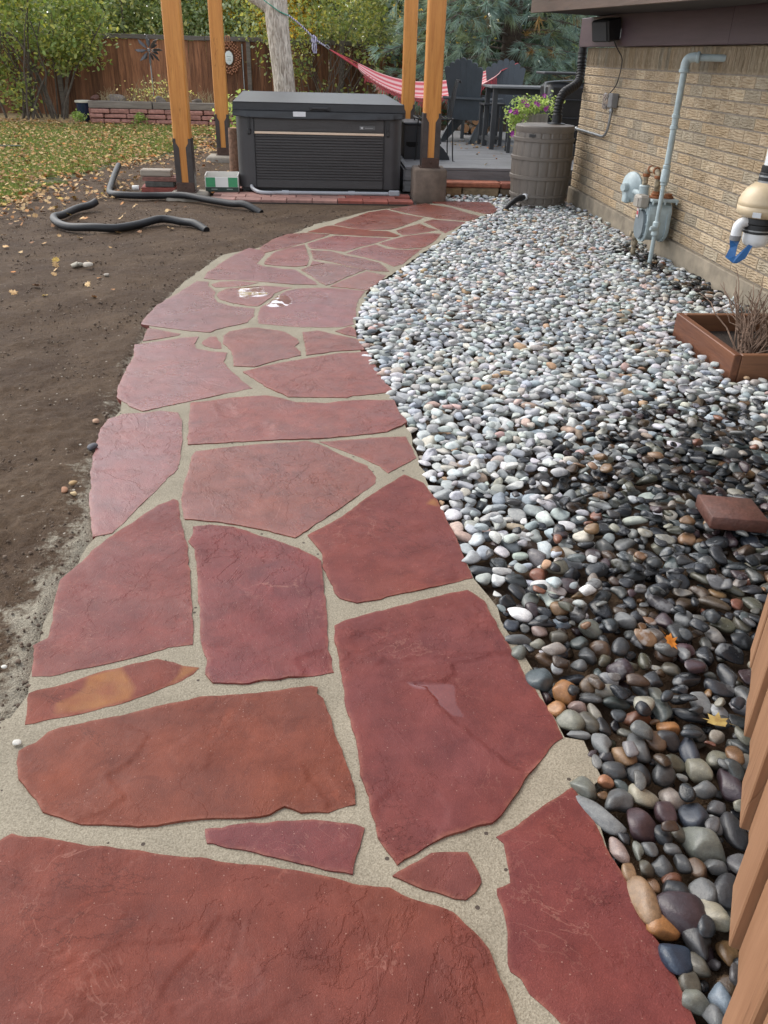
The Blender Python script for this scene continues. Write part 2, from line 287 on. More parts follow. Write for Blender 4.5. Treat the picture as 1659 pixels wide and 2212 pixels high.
PUDDLES=[
 [[0.219,1.703],[0.241,1.707],[0.272,1.701],[0.309,1.701],[0.345,1.69],[0.342,1.653],[0.34,1.616],[0.353,1.571],[0.328,1.577],[0.307,1.606],[0.286,1.64],[0.274,1.675],[0.238,1.68]],
 [[-0.593,5.969],[-0.541,6.012],[-0.48,6.033],[-0.426,5.988],[-0.426,5.898],[-0.381,5.798],[-0.422,5.75],[-0.499,5.739],[-0.517,5.688],[-0.568,5.72],[-0.586,5.836]],
 [[-0.324,5.77],[-0.258,5.789],[-0.216,5.675],[-0.218,5.572],[-0.258,5.491],[-0.343,5.489],[-0.388,5.536],[-0.35,5.63]],
 [[-0.928,3.77],[-0.877,3.79],[-0.824,3.749],[-0.836,3.715],[-0.9,3.72]],
]
BED_L= [[-0.603,0.785],[-0.896,1.605],[-0.809,1.618],[-0.787,1.704],[-0.828,1.94],[-0.839,2.173],[-0.823,2.332],[-0.811,2.574],[-0.93,3.105],[-0.964,3.596],[-0.986,3.892],[-1.058,4.458],[-1.047,4.887],[-1.105,5.179],[-1.027,6.066],[-0.832,7.09],[-0.544,7.385],[-0.067,8.518],[0.535,9.39],[1.262,9.93]]
BED_R= [[2.009,10.001],[1.971,9.516],[1.51,8.765],[1.152,7.897],[0.804,7.081],[0.603,6.566],[0.353,6.044],[0.212,5.203],[0.199,4.72],[0.259,4.308],[0.337,3.823],[0.389,3.395],[0.396,3.06],[0.435,2.68],[0.489,2.209],[0.516,2.103],[0.575,1.743],[0.601,1.492],[0.638,1.475],[0.655,1.353],[0.603,1.313],[0.608,1.135],[0.632,0.972],[0.649,0.783],[0.66,0.692]]
HERO=[
 (0.727,2.029,0.0298,0.0301,0,'tan'),
 (0.795,1.928,0.038,0.0399,-20,'ggreen'),
 (0.918,1.968,0.0365,0.0398,0,'lgrey'),
 (1.103,1.966,0.0348,0.0316,35,'lgrey'),
 (0.637,1.922,0.0249,0.0334,0,'pinkb'),
 (0.716,1.959,0.0254,0.0291,30,'bgrey'),
 (0.562,1.952,0.0274,0.0283,-10,'dblue'),
 (0.563,1.885,0.0439,0.0239,-5,'grey'),
 (0.619,1.864,0.0244,0.0205,0,'gbeige'),
 (0.679,1.885,0.0321,0.0279,10,'olive'),
 (0.743,1.86,0.0272,0.0261,20,'dgreen'),
 (0.798,1.843,0.0346,0.0314,-15,'brown'),
 (0.858,1.84,0.0299,0.0388,0,'dgrey'),
 (0.55,1.826,0.0263,0.0298,-20,'ggreen'),
 (0.667,1.818,0.029,0.0303,-10,'dblue'),
 (0.622,1.791,0.031,0.0263,-30,'brown'),
 (0.753,1.804,0.0292,0.0373,-10,'dgrey'),
 (1.042,1.807,0.0279,0.04,0,'purple'),
 (1.05,1.749,0.0325,0.0426,0,'dgrey'),
 (1.168,1.891,0.0278,0.0467,0,'wgrey'),
 (1.275,1.935,0.0273,0.0407,0,'olive'),
 (1.231,1.857,0.0371,0.0351,0,'black'),
 (0.828,1.74,0.0398,0.0385,-15,'dpurple'),
 (0.642,1.748,0.02,0.0242,0,'white'),
 (0.586,1.709,0.0371,0.0424,0,'teal'),
 (0.646,1.667,0.0368,0.0466,-30,'orange'),
 (0.723,1.683,0.0304,0.0414,-20,'bspeck'),
 (0.712,1.759,0.0239,0.0231,0,'grey'),
 (0.757,1.649,0.0383,0.0237,0,'beige'),
 (0.77,1.604,0.039,0.0217,-10,'dgreen'),
 (0.835,1.608,0.0371,0.0205,-10,'dark'),
 (0.862,1.665,0.0261,0.0391,20,'dgrey'),
 (0.89,1.637,0.0212,0.0421,0,'ggreen'),
 (0.979,1.738,0.032,0.0277,-20,'olive'),
 (1.004,1.601,0.0309,0.0476,0,'lgrey'),
 (1.033,1.559,0.026,0.0325,0,'white'),
 (0.953,1.554,0.0489,0.0222,-30,'black'),
 (1.018,1.521,0.028,0.0238,0,'dgrey'),
 (0.606,1.589,0.0246,0.0267,30,'orange'),
 (0.662,1.596,0.0271,0.0241,-10,'pinkb'),
 (0.7,1.576,0.0158,0.0361,20,'beige'),
 (0.627,1.54,0.0353,0.0378,30,'lolive'),
 (0.676,1.532,0.0222,0.038,20,'olive'),
 (0.709,1.516,0.0177,0.038,0,'dark'),
 (0.642,1.496,0.0349,0.0157,-3,'lgrey'),
 (0.688,1.461,0.0239,0.0382,20,'lgrey'),
 (0.731,1.421,0.0313,0.0421,0,'tan'),
 (0.78,1.446,0.0329,0.0517,-10,'grey'),
 (0.831,1.466,0.0311,0.0382,0,'brown'),
 (0.864,1.47,0.0336,0.0327,-35,'dark'),
 (0.901,1.43,0.0245,0.059,-10,'dblue'),
 (0.888,1.359,0.036,0.0384,0,'gbeige'),
 (0.877,1.509,0.0295,0.0228,-15,'orange'),
 (0.805,1.548,0.0409,0.0273,20,'rust'),
 (0.804,1.355,0.0354,0.0332,20,'dgrey'),
 (0.741,1.355,0.0318,0.0354,0,'black'),
 (0.689,1.368,0.0296,0.027,-10,'dgrey'),
 (0.66,1.339,0.0209,0.0198,0,'opink'),
 (0.605,1.324,0.0371,0.0311,-30,'ggreen'),
 (0.673,1.28,0.0329,0.0387,-30,'grey'),
 (0.732,1.292,0.0375,0.0343,-35,'cream'),
 (0.619,1.248,0.0282,0.0701,30,'lgrey'),
 (0.773,1.245,0.0289,0.0365,0,'plum'),
 (0.7,1.217,0.0375,0.0479,0,'plum'),
 (0.888,1.306,0.0322,0.025,0,'grey'),
 (0.946,1.309,0.0326,0.0566,-10,'dpurple'),
 (0.83,1.227,0.0322,0.0394,0,'dblue'),
 (0.819,1.16,0.0448,0.0534,0,'ggreen'),
 (0.902,1.19,0.0292,0.0556,10,'dark'),
 (0.866,1.205,0.0166,0.029,0,'lgrey'),
 (0.739,1.18,0.0202,0.0275,0,'black'),
 (0.777,1.183,0.0183,0.0279,0,'olive'),
 (0.631,1.148,0.0216,0.0359,0,'pinkb'),
 (0.672,1.146,0.0118,0.0266,0,'ggreen'),
 (0.699,1.151,0.0179,0.0268,0,'grey'),
 (0.752,1.148,0.022,0.0173,0,'grey'),
 (0.636,1.095,0.0174,0.028,0,'tan'),
 (0.673,1.103,0.0176,0.0213,0,'olive'),
 (0.71,1.105,0.0236,0.0288,0,'dgrey'),
 (0.751,1.105,0.0198,0.0267,0,'dgrey'),
 (0.783,1.096,0.0199,0.0268,20,'brown'),
 (0.826,1.101,0.0261,0.0211,-10,'grey'),
 (0.718,1.073,0.0234,0.0166,0,'rust'),
 (0.638,1.026,0.0318,0.0619,0,'tan'),
 (0.705,0.987,0.0521,0.0483,-10,'dpurple'),
 (0.659,0.965,0.0356,0.032,0,'orange'),
 (0.773,0.991,0.0382,0.0389,0,'cream'),
 (0.718,0.939,0.0258,0.0441,15,'dark'),
 (0.661,0.907,0.0337,0.0427,-10,'navy'),
 (0.703,0.89,0.0225,0.0264,0,'olive'),
 (0.672,0.856,0.0236,0.0258,0,'olive'),
 (0.666,0.824,0.0289,0.0238,-15,'ggreen'),
 (0.715,0.824,0.0222,0.0323,0,'bgrey'),
 (0.706,1.042,0.0352,0.0265,-15,'black'),
 (0.775,1.038,0.0297,0.0325,30,'grey'),
 (0.718,1.073,0.0237,0.018,-5,'rust'),
 (0.823,1.044,0.0301,0.0478,-20,'dark'),
 (0.687,0.792,0.0192,0.0253,0,'grey'),
]
PCOL= {'tan': (0.32, 0.2, 0.11), 'ggreen': (0.2, 0.21, 0.18), 'lgrey': (0.24, 0.25, 0.25), 'pinkb': (0.34, 0.25, 0.22), 'bgrey': (0.2, 0.25, 0.3), 'dblue': (0.05, 0.06, 0.08), 'grey': (0.14, 0.145, 0.145), 'gbeige': (0.26, 0.25, 0.19), 'olive': (0.12, 0.11, 0.085), 'dgreen': (0.07, 0.085, 0.08), 'brown': (0.14, 0.085, 0.05), 'dgrey': (0.065, 0.068, 0.07), 'black': (0.025, 0.028, 0.032), 'purple': (0.1, 0.055, 0.065), 'wgrey': (0.22, 0.2, 0.18), 'dpurple': (0.06, 0.04, 0.048), 'white': (0.5, 0.52, 0.53), 'teal': (0.085, 0.11, 0.12), 'orange': (0.42, 0.2, 0.075), 'bspeck': (0.15, 0.1, 0.06), 'beige': (0.3, 0.28, 0.23), 'dark': (0.045, 0.045, 0.048), 'rust': (0.16, 0.065, 0.035), 'plum': (0.085, 0.052, 0.058), 'cream': (0.4, 0.37, 0.28), 'navy': (0.035, 0.055, 0.09), 'opink': (0.5, 0.24, 0.13), 'lolive': (0.22, 0.22, 0.17)}
# ------------------------------------------------------------------ ground sheet
PATH = BED_L+BED_R
WX = 3.0                                    # brick face of the house, corner at WY
WY = 10.32
GA, GB = (1.205, 1.76), (.66, .69)          # foot of the open gate, far end and near end
def stone_dist():
    return None
def k_ground():
    k = NT('soil_and_lawn_ground', .9, .25); P = k.pos(); A = k.attr('Mask')
    sep = k.n('ShaderNodeSeparateColor', {0:A['Color']}).outputs
    n1 = k.noise(P, 2.2, 5, .6); n2 = k.noise(P, 38, 5, .7); n3 = k.noise(P, 150, 3, .7)
    soil = k.mix(k.ramp(n1, .3, .7), (.072,.043,.025), (.128,.083,.049))
    soil = k.mix(k.ramp(n2, .35, .72), k.mix(1., soil, (.62,.6,.58), 'MULTIPLY'), soil)
    vd = k.n('ShaderNodeTexVoronoi', {'Vector':P,'Scale':62.}); rnd = k.n('ShaderNodeSeparateColor', {0:vd.outputs['Color']}).outputs
    fleck = k.ma('MULTIPLY', k.ma('LESS_THAN', vd.outputs['Distance'], k.ma('MULTIPLY', rnd[2], .36)), k.ma('GREATER_THAN', rnd[0], .94))
    soil = k.mix(k.ma('MULTIPLY', fleck, .85), soil, k.mix(rnd[1], (.22,.17,.12), (.44,.40,.34)))
    g1 = k.noise(P, 260, 2, .6)
    sand = k.mix(k.ramp(g1, .3, .7), (.175,.152,.112), (.41,.368,.288))
    sm = k.ma('ADD', sep[0], k.ma('MULTIPLY', k.ma('SUBTRACT', k.noise(P, 34, 5, .75), .5), 1.7))
    sm = k.ma('ADD', sm, k.ma('MULTIPLY', k.ma('SUBTRACT', k.noise(P, 7, 3, .6), .5), 1.4))
    c = k.mix(k.ramp(sm, .4, .8), soil, sand)
    gr = k.mix(k.ramp(k.noise(P, 9, 4), .3, .7), (.055,.07,.028), (.11,.105,.05))
    gm = k.ma('ADD', sep[1], k.ma('MULTIPLY', k.ma('SUBTRACT', k.noise(P, 5, 4, .65), .5), .8))
    c = k.mix(k.ramp(gm, .42, .6), c, gr)
    lt = k.mix(k.ramp(k.noise(P, 24, 3), .3, .7), (.24,.17,.09), (.46,.34,.19))
    c = k.mix(k.ramp(k.ma('ADD', sep[2], k.ma('MULTIPLY', k.ma('SUBTRACT', n2, .5), .9)), .4, .7), c, lt)
    k.set('Base Color', c)
    k.set('Normal', k.bump(k.ma('ADD', n2, k.ma('MULTIPLY', n3, .5)), .9, .02)); return k.m
def build_ground():
    ys = [-1.2]; 
    while ys[-1] < 60: ys.append(ys[-1]+max(.011, .0055*ys[-1]) if ys[-1] > .55 else ys[-1]+.15)
    ys = np.array(ys+[80, 120, 200, 400]); nt = 380
    t = np.linspace(-1.15, .75, nt)
    Y, T = np.meshgrid(ys, t, indexing='ij'); wid = np.maximum(Y, 1.1)+.25
    X = T*wid; X[:, 0] = -450; X[:, -1] = 450
    x, y = X.ravel(), Y.ravel()
    ins = inpoly(x, y, PATH); d = dpoly(x, y, PATH); sd = np.where(ins, -d, d)
    right = x > np.interp(y, [p[1] for p in BED_R[::-1]], [p[0] for p in BED_R[::-1]])
    near = sstep(14, 9, y)
    z = -.012+near*(.05*(fbm(x*.7, y*.7, 3)-.5)+.035*(fbm(x*4, y*4, 5)-.5)*sstep(0, .25, sd))
    fine = sstep(7, 3, y)
    z += fine*.022*(fbm(x*22, y*22, 9, 3)-.45)*sstep(0, .06, sd)+near*.010*(fbm(x*13, y*13, 12, 3)-.5)*sstep(0, .1, sd)
    uu, vv = x*.62+y*.78, -x*.78+y*.62
    z += near*(.022*(fbm(uu*.9, vv*7, 14, 3)-.5)+.02*(fbm(x*2.1, y*2.1, 15, 2)-.5))*sstep(.02, .3, sd)
    z = np.where(right & (y < 11), -.045+.01*(fbm(x*6, y*6, 2)-.5), z)
    z = z*(1-sstep(.05, -.01, sd))+(-.03)*sstep(.05, -.01, sd)
    z = np.where(y > 9.6, np.minimum(z, .002), z)
    z = np.where((y > 9.6) & (x > -1.6), -.02, z)
    z[y < .3] = -.03
    # masks: sand along the left edge of the path, lawn, leaf litter
    lf = ~right
    sand = np.where(lf, np.exp(-np.maximum(sd, 0)/(.055+.05*np.clip(3.4-y, 0, 2)))*np.where(y < 3.2, 1.15, .75), 0.)
    sand = np.maximum(sand, np.where(ins, 1, 0)); sand = np.where(right & (y < 2.2), np.maximum(sand, .5*np.exp(-d/.12)), sand)
    ex = np.interp(y, [0,7.6,8.0,8.4,9.2,9.8,11.2,12.0,12.9,13.6,15,60], [-9,-5.5,-3.15,-2.95,-2.9,-2.8,-2.75,-2.6,-2.4,-2.0,-1.6,-1.6])
    lawn = sstep(-.05, -1.1, x-ex)*np.where(y > 6, 1, 0)
    lit = np.where((y > 15) & (x < 1), sstep(17.2, 20.6, y+.6*x*0), 0)*.95+.25*np.exp(-((x-ex)/.5)**2)*(y > 9)
    v = np.stack([x, y, z], 1); nr, nc = X.shape
    i = np.arange(nr*nc).reshape(nr, nc); f = np.stack([i[:-1,:-1], i[:-1,1:], i[1:,1:], i[1:,:-1]], -1).reshape(-1, 4)
    me = np_mesh('ground', v, f); attr_col(me, 'Mask', np.stack([sand, lawn, lit, np.ones_like(x)], 1))
    return tag(link('ground', me, k_ground()), kind='structure')
build_ground()
# ------------------------------------------------------------------ flagstone path
def densify(poly, step, jit, seed):
    out = []; n = len(poly); s = 0.
    for i in range(n):
        a = np.array(poly[i]); b = np.array(poly[(i+1) % n]); L = np.linalg.norm(b-a); k = max(1, int(L/step)); t = b-a
        nv = np.array([-t[1], t[0]])/max(L, 1e-6)
        for j in range(k):
            p = a+t*j/k; w = (float(fbm(p[0]*28+seed*7.3, p[1]*28, 31, 3))-.5)*2*jit; out.append(tuple(p+nv*w))
    return out
def cdt_sheet(poly, g, seed=0):
    P = np.array(poly); x0, y0 = P.min(0); x1, y1 = P.max(0)
    gx, gy = np.meshgrid(np.arange(x0, x1, g), np.arange(y0, y1, g*.92)); gx = gx.astype(float); gx[1::2] += g/2
    r = np.random.default_rng(seed); gx = gx.ravel(); gy = gy.ravel()
    gx = gx+r.uniform(-.18, .18, gx.shape)*g; gy = gy+r.uniform(-.18, .18, gy.shape)*g
    m = inpoly(gx, gy, poly); gx, gy = gx[m], gy[m]
    m = dpoly(gx, gy, poly) > g*.45; gx, gy = gx[m], gy[m]
    nb = len(poly); vs = [Vector(p) for p in poly]+[Vector(p) for p in zip(gx, gy)]
    res = geometry.delaunay_2d_cdt(vs, [(i, (i+1) % nb) for i in range(nb)], [], 1, 1e-6)
    return np.array([tuple(v) for v in res[0]]), [tuple(f) for f in res[2]]
def k_flag():
    k = NT('red_flagstone', .4, .5); P = k.pos(); _oi = k.oi(); oc = _oi['Color']; wetl = _oi['Alpha']; rnd_ = _oi['Random']
    nb = k.noise(P, 2.6, 4, .55); n2 = k.noise(P, 9, 6, .62); n3 = k.noise(k.scale(P, (1,1,1)), 5.5, 5, .6, .6)
    c = k.mix(k.ramp(nb, .38, .7), oc, k.mix(1., oc, (1.12,.98,.82), 'MULTIPLY'))
    c = k.mix(k.ramp(k.noise(P, 1.35, 3, .5), .52, .74), c, k.mix(1., oc, (1.07,1.10,.90), 'MULTIPLY'))
    c = k.mix(k.ramp(n2, .3, .72), k.mix(1., c, (.60,.57,.60), 'MULTIPLY'), c)
    fine = k.noise(P, 320, 2, .7); c = k.mix(k.ma('MULTIPLY', k.ramp(fine, .48, .72), .4), c, k.mix(1., c, (1.8,1.75,1.7), 'MULTIPLY'))
    ridge = k.ma('ABSOLUTE', k.ma('SUBTRACT', n3, .5)); msk = k.ramp(k.noise(P, 3.1, 2), .5, .68)
    vein = k.ma('MULTIPLY', k.n('ShaderNodeMapRange', {0:ridge,1:.002,2:.009,3:1.,4:0.}).outputs[0], msk)
    c = k.mix(k.ma('MULTIPLY', vein, .32), c, (.34,.165,.125))
    vo = k.n('ShaderNodeTexVoronoi', {'Vector':P,'Scale':120.}); rr = k.n('ShaderNodeSeparateColor', {0:vo.outputs['Color']}).outputs
    sp = k.ma('MULTIPLY', k.ma('LESS_THAN', vo.outputs['Distance'], k.ma('MULTIPLY', rr[1], .2)), k.ma('GREATER_THAN', rr[0], .7))
    c = k.mix(k.ma('MULTIPLY', sp, .5), c, (.36,.21,.165))
    st = k.attr('Stain')['Fac']; stn = k.ma('MULTIPLY', k.ramp(st, .2, .8), k.rng(k.noise(P, 11, 4), .3, .6, .35, 1.))
    c = k.mix(stn, c, k.mix(k.noise(P, 20, 4), (.27,.10,.032), (.21,.10,.04)))
    q3 = k.noise(k.scale(P, (1,1.6,1)), 2.7, 9, .62, .5); rd3 = k.ma('ABSOLUTE', k.ma('SUBTRACT', q3, .47)); m3 = k.ramp(k.noise(P, 2.3, 2), .47, .6)
    lip = k.ma('MULTIPLY', k.n('ShaderNodeMapRange', {0:rd3,1:.001,2:.006,3:1.,4:0.}).outputs[0], m3); c = k.mix(k.ma('MULTIPLY', lip, .6), c, k.mix(1., c, (.42,.38,.38), 'MULTIPLY'))
    patch = k.ramp(k.noise(k.scale(P, (1.3,1,1)), 4.4, 7, .62, .8), .60, .635); c = k.mix(k.ma('MULTIPLY', patch, .32), c, k.mix(1., c, (.62,.58,.66), 'MULTIPLY'))
    patch2 = k.ramp(k.noise(k.scale(P, (1,1.2,1.7)), 5.1, 7, .64, .9), .635, .66); c = k.mix(k.ma('MULTIPLY', patch2, .35), c, k.mix(1., c, (1.5,1.45,1.35), 'MULTIPLY'))
    ed = k.ma('MULTIPLY', k.attr('Edge')['Fac'], k.ramp(k.noise(P, 26, 4, .7), .38, .62)); c = k.mix(k.ma('MULTIPLY', ed, .45), c, (.30,.12,.08))
    k.set('Base Color', c)
    wet = k.attr('Wet')['Fac']; wm = k.ramp(k.ma('ADD', wet, k.ma('MULTIPLY', k.ma('SUBTRACT', k.noise(P, 16, 4, .6), .5), .35)), .3, .5)
    ro = k.ma('ADD', wetl, k.rng(k.noise(P, 3.4, 5, .65), .3, .7, -.10, .14))
    k.set('Roughness', k.n('ShaderNodeMix', {0:wm,2:ro,3:.03}, data_type='FLOAT').outputs[0])
    k.set('Specular IOR Level', k.ma('MAXIMUM', k.ma('MULTIPLY', wm, k.rng(wetl, .25, .5, 1., .4)), k.rng(wetl, .26, .5, .5, .14)))
    k.set('Coat Weight', k.ma('MULTIPLY', wm, k.rng(wetl, .3, .5, .75, .0))); k.set('Coat Roughness', .02); k.set('Coat IOR', 1.7)
    ang = k.ma('MULTIPLY', rnd_, 6.28); rot = k.n('ShaderNodeVectorRotate', {'Vector':P,'Angle':ang}, rotation_type='Z_AXIS').outputs[0]
    pa = k.ramp(k.noise(k.scale(rot,(1,1.6,1)), 2.1, 9, .60, .5), .50, .511); pb = k.ramp(k.noise(k.scale(rot,(1.3,1,1)), 3.7, 9, .62, .6), .56, .572); pc = k.ramp(k.noise(k.scale(rot,(1,1.4,2)), 7.5, 8, .62, .6), .60, .615)
    pd = k.ramp(k.noise(k.scale(rot,(1.2,1,3)), 1.5, 10, .62, .4), .57, .577)
    terr = k.ma('ADD', k.ma('ADD', pa, pd), k.ma('ADD', k.ma('MULTIPLY', pb, .8), k.ma('MULTIPLY', pc, .55)))
    striae = k.noise(k.scale(rot, (9,20,10)), 1.8, 6, .7, .8)
    h = k.ma('ADD', k.ma('MULTIPLY', striae, .35), k.ma('ADD', k.ma('MULTIPLY', n2, .25), k.ma('MULTIPLY', fine, .22)))
    dryf = k.ma('SUBTRACT', 1., k.ma('MULTIPLY', wm, .97))
    k.set('Normal', k.bump(h, k.ma('MULTIPLY', dryf, .42), .010, k.bump(terr, k.ma('MULTIPLY', dryf, k.rng(k.noise(rot, 1.15, 3, .55), .38, .62, .16, .62)), .0028))); return k.m
def k_sand():
    k = NT('sand_joint', .95, .2); P = k.pos(); g = k.noise(P, 240, 2, .65); n = k.noise(P, 5, 4)
    c = k.mix(k.ramp(g, .28, .72), (.19,.163,.118), (.375,.333,.255)); c = k.mix(k.ramp(n, .3, .7), k.mix(1., c, (.8,.8,.8), 'MULTIPLY'), c)
    vo = k.n('ShaderNodeTexVoronoi', {'Vector':P,'Scale':40.}); rr = k.n('ShaderNodeSeparateColor', {0:vo.outputs['Color']}).outputs
    c = k.mix(k.ma('MULTIPLY', k.ma('LESS_THAN', vo.outputs['Distance'], .2), k.ma('GREATER_THAN', rr[0], .93)), c, (.07,.055,.045))
    k.set('Base Color', c); k.set('Normal', k.bump(g, .6, .004)); return k.m
SANDM = k_sand(); FLAGM = k_flag()
_bp = densify(PATH, .06, .02, 3); _v, _f = cdt_sheet(_bp, .03, 1)
_z = -.0015+.003*(fbm(_v[:,0]*9, _v[:,1]*9, 40)-.5)
path = tag(link('flagstone_path', new_mesh('flagstone_path', np.column_stack([_v, _z]), _f, True), SANDM), kind='structure')
SCOL = dict(far=(.185,.056,.046), mauve=(.165,.049,.047), mid=(.172,.046,.037), red=(.160,.045,.038), plum=(.145,.036,.035), rust=(.160,.045,.030), brown=(.155,.046,.032))
SWET = dict(far=.30, mauve=.30, mid=.36, red=.50, plum=.45, rust=.52, brown=.26)
SLAB = dict(far='dull red', mauve='mauve red', mid='brick red', red='bright red', plum='plum red', rust='rusty orange red', brown='brownish red')
for si, (tone, poly) in enumerate(STONES):
    cx, cy = np.mean(poly, 0); dist = math.hypot(cx, cy)
    bp = densify(poly, .012+.003*dist, .0045+.0006*dist, si); v, f = cdt_sheet(bp, .0050+.0044*max(dist-.8, 0)**.9, si)
    x, y = v[:,0], v[:,1]; d = dpoly(x, y, bp)
    r = np.random.default_rng(100+si)
    n = fbm(x*2.2+si*13.7, y*3.4+si*5.1, 60, 6); z = np.zeros(len(v))
    for th in r.uniform(.34, .66, 3): z += sstep(th-.0015, th+.0015, n)*r.uniform(.0005, .0012)
    z += .0005*(fbm(x*5+si, y*5, 70, 3)-.5)+.0006*(fbm(x*30, y*45, 75, 2)-.5)
    z += .0004+r.uniform(-.0004, .0012)
    for i, dep, rp in RECESS:
        if i == si:
            q = densify(rp, .015, .004, si+5); ii = inpoly(x, y, q); dd = dpoly(x, y, q)
            z -= dep*.85*sstep(-.0015, .0015, np.where(ii, dd, -dd))
    if any(i == si for i, _, _ in RECESS): z += .0024
    z = np.maximum(z, .0008)
    edge = .002+.006*fbm(x*25, y*25, 80, 2)**2; z -= np.minimum(.0012, z)*(1-sstep(0, 1, d/edge))
    stn = np.zeros(len(v))
    for i, sp in STAIN:
        if i == si: ii = inpoly(x, y, sp); dd = dpoly(x, y, sp); stn = np.maximum(stn, sstep(-.02, .02, np.where(ii, dd, -dd)))
    wet_ = np.zeros(len(v))
    for wp in PUDDLES[:3]:
        ii = inpoly(x, y, wp); dd = dpoly(x, y, wp); sc_ = .012*dist; wet_ = np.maximum(wet_, sstep(-sc_, sc_, np.where(ii, dd, -dd)))
    nb = len(bp); V = [(a-cx, b-cy, c) for a, b, c in zip(x, y, z)]; F = list(f)
    base = len(V)                                   # skirt down to the bedding
    d0 = np.argsort(d)[:0]
    rim = {}
    for q in F:
        for a, b in zip(q, q[1:]+q[:1]): rim[(a,b)] = 1
    bd = [(a, b) for (a, b) in rim if (b, a) not in rim]; low = {}
    for a, b in bd:
        for w in (a, b):
            if w not in low: low[w] = len(V); V.append((V[w][0], V[w][1], -.04))
        F.append((b, a, low[a], low[b]))
    me = new_mesh('flagstone', V, F, True, 40)
    at = me.attributes.new('Stain', 'FLOAT', 'POINT'); at.data.foreach_set('value', np.concatenate([stn, np.zeros(len(V)-len(stn))]).astype(np.float32))
    at = me.attributes.new('Wet', 'FLOAT', 'POINT'); at.data.foreach_set('value', np.concatenate([wet_, np.zeros(len(V)-len(stn))]).astype(np.float32))
    at = me.attributes.new('Edge', 'FLOAT', 'POINT'); at.data.foreach_set('value', np.concatenate([1-sstep(.001, .007+.002*dist, d), np.ones(len(V)-len(stn))]).astype(np.float32))
    o = link('flagstone', me, FLAGM, path, (cx, cy, 0)); j = r.uniform(.93, 1.07, 3)
    o.color = (*(np.array(SCOL[tone])*j), SWET[tone])
# ------------------------------------------------------------------ river pebbles
def ico(sub):
    b = bmesh.new(); bmesh.ops.create_icosphere(b, subdivisions=sub, radius=1); b.verts.ensure_lookup_table()
    v = np.array([tuple(q.co) for q in b.verts]); f = np.array([[w.index for w in q.verts] for q in b.faces]); b.free(); return v, f
def peb_shape(sub, seed):
    v, f = ico(sub); r = np.random.default_rng(seed); w = v.copy()
    e = r.uniform(.62, .95); w = np.sign(w)*np.abs(w)**e
    w /= np.abs(w).max(0)
    for _ in range(4+seed % 4):
        n = r.normal(size=3); n /= np.linalg.norm(n); t = r.uniform(.45, .8); s = w@n; w -= np.outer(np.maximum(s-t, 0)*.75, n)
    for _ in range(3):
        n = r.normal(size=3)*1.6; w *= (1+.07*np.sin(w@n+r.uniform(0, 6)))[:, None]
    return w/np.abs(w).max(0), f
NV = 14
PS = {s: [peb_shape(s, 200+i) for i in range(NV)] for s in (2, 3)}
def k_peb(objcol):
    k = NT('river_pebble_'+('single' if objcol else 'bed'), .5, .45); P = k.pos()
    if objcol: o = k.oi(); c, wet = o['Color'], o['Alpha']
    else: o = k.attr('Col'); c, wet = o['Color'], o['Alpha']
    n = k.noise(P, 55, 5, .65); s = k.noise(P, 340, 2, .8)
    c = k.mix(k.ramp(n, .3, .7), k.mix(1., c, (.68,.68,.7), 'MULTIPLY'), k.mix(1., c, (1.15,1.13,1.1), 'MULTIPLY'))
    c = k.mix(k.ma('MULTIPLY', k.ramp(s, .5, .72), .4), c, k.mix(1., c, (1.9,1.9,1.85), 'MULTIPLY'))
    dry = k.ma('MULTIPLY', k.ramp(k.noise(P, 19, 3, .6), .56, .66), k.ma('MULTIPLY', wet, k.ramp(k.noise(P, 1.3, 2), .48, .6)))
    c = k.mix(k.ma('MULTIPLY', dry, .45), c, (.36,.37,.37))
    k.set('Base Color', c)
    k.set('Roughness', k.ma('ADD', k.rng(wet, 0., 1., .72, .24), k.ma('MULTIPLY', dry, .25)))
    k.set('Normal', k.bump(s, .3, .002, k.bump(n, .3, .006))); return k.m
PEBM, PEBS = k_peb(False), k_peb(True)
WETC = [((.05,.053,.057),22,'dark grey'),((.10,.10,.098),14,'mid grey'),((.085,.055,.035),10,'brown'),((.20,.20,.19),10,'light grey'),((.025,.028,.033),12,'blackish'),((.045,.052,.06),9,'slate blue'),((.26,.15,.075),5,'tan'),((.075,.048,.052),6,'plum'),((.12,.115,.085),7,'olive grey'),((.30,.13,.08),2,'orange'),((.34,.31,.26),5,'cream'),((.11,.13,.13),5,'grey green')]
DRYC = [((0.475,0.492,0.496),20,'light grey'),((0.364,0.412,0.440),13,'blue grey'),((0.551,0.556,0.543),18,'pale grey'),((0.282,0.299,0.304),7,'dark grey'),((0.503,0.467,0.411),8,'beige'),((0.417,0.434,0.422),12,'mid grey'),((0.469,0.308,0.186),2,'tan'),((0.493,0.356,0.309),2,'pink'),((0.594,0.604,0.604),12,'whitish'),((0.325,0.251,0.188),2,'brown'),((0.438,0.471,0.443),7,'grey green'),((0.197,0.215,0.234),4,'blackish')]
def wetness(x, y):
    e = np.interp(x, [.4,.75,.95,1.3,1.8,2.2,2.6], [2.2,2.35,2.8,3.35,3.6,3.45,3.1])
    return 1-sstep(-.75, .75, y-e+1.0*(fbm(x*2.3, y*2.3, 91, 3)-.5))
wall_wet = lambda x, y: (x > 2.55) & (y < 7.6) & (fbm(x*3, y*3, 93) > .42) & (x > 2.62+.2*vn(y*2, y*0, 94))
PEBPOLY = [p for p in BED_R]+[[.70,.55],[.84,.72],[1.22,1.72],[1.55,1.74],[2.98,3.4],[2.965,9.2],[2.9,10.1],[2.2,10.5],[1.5,10.5],[1.49,10.22],[1.95,10.15]]
px, py, pr = [], [], []; cells = {}; CS = .06
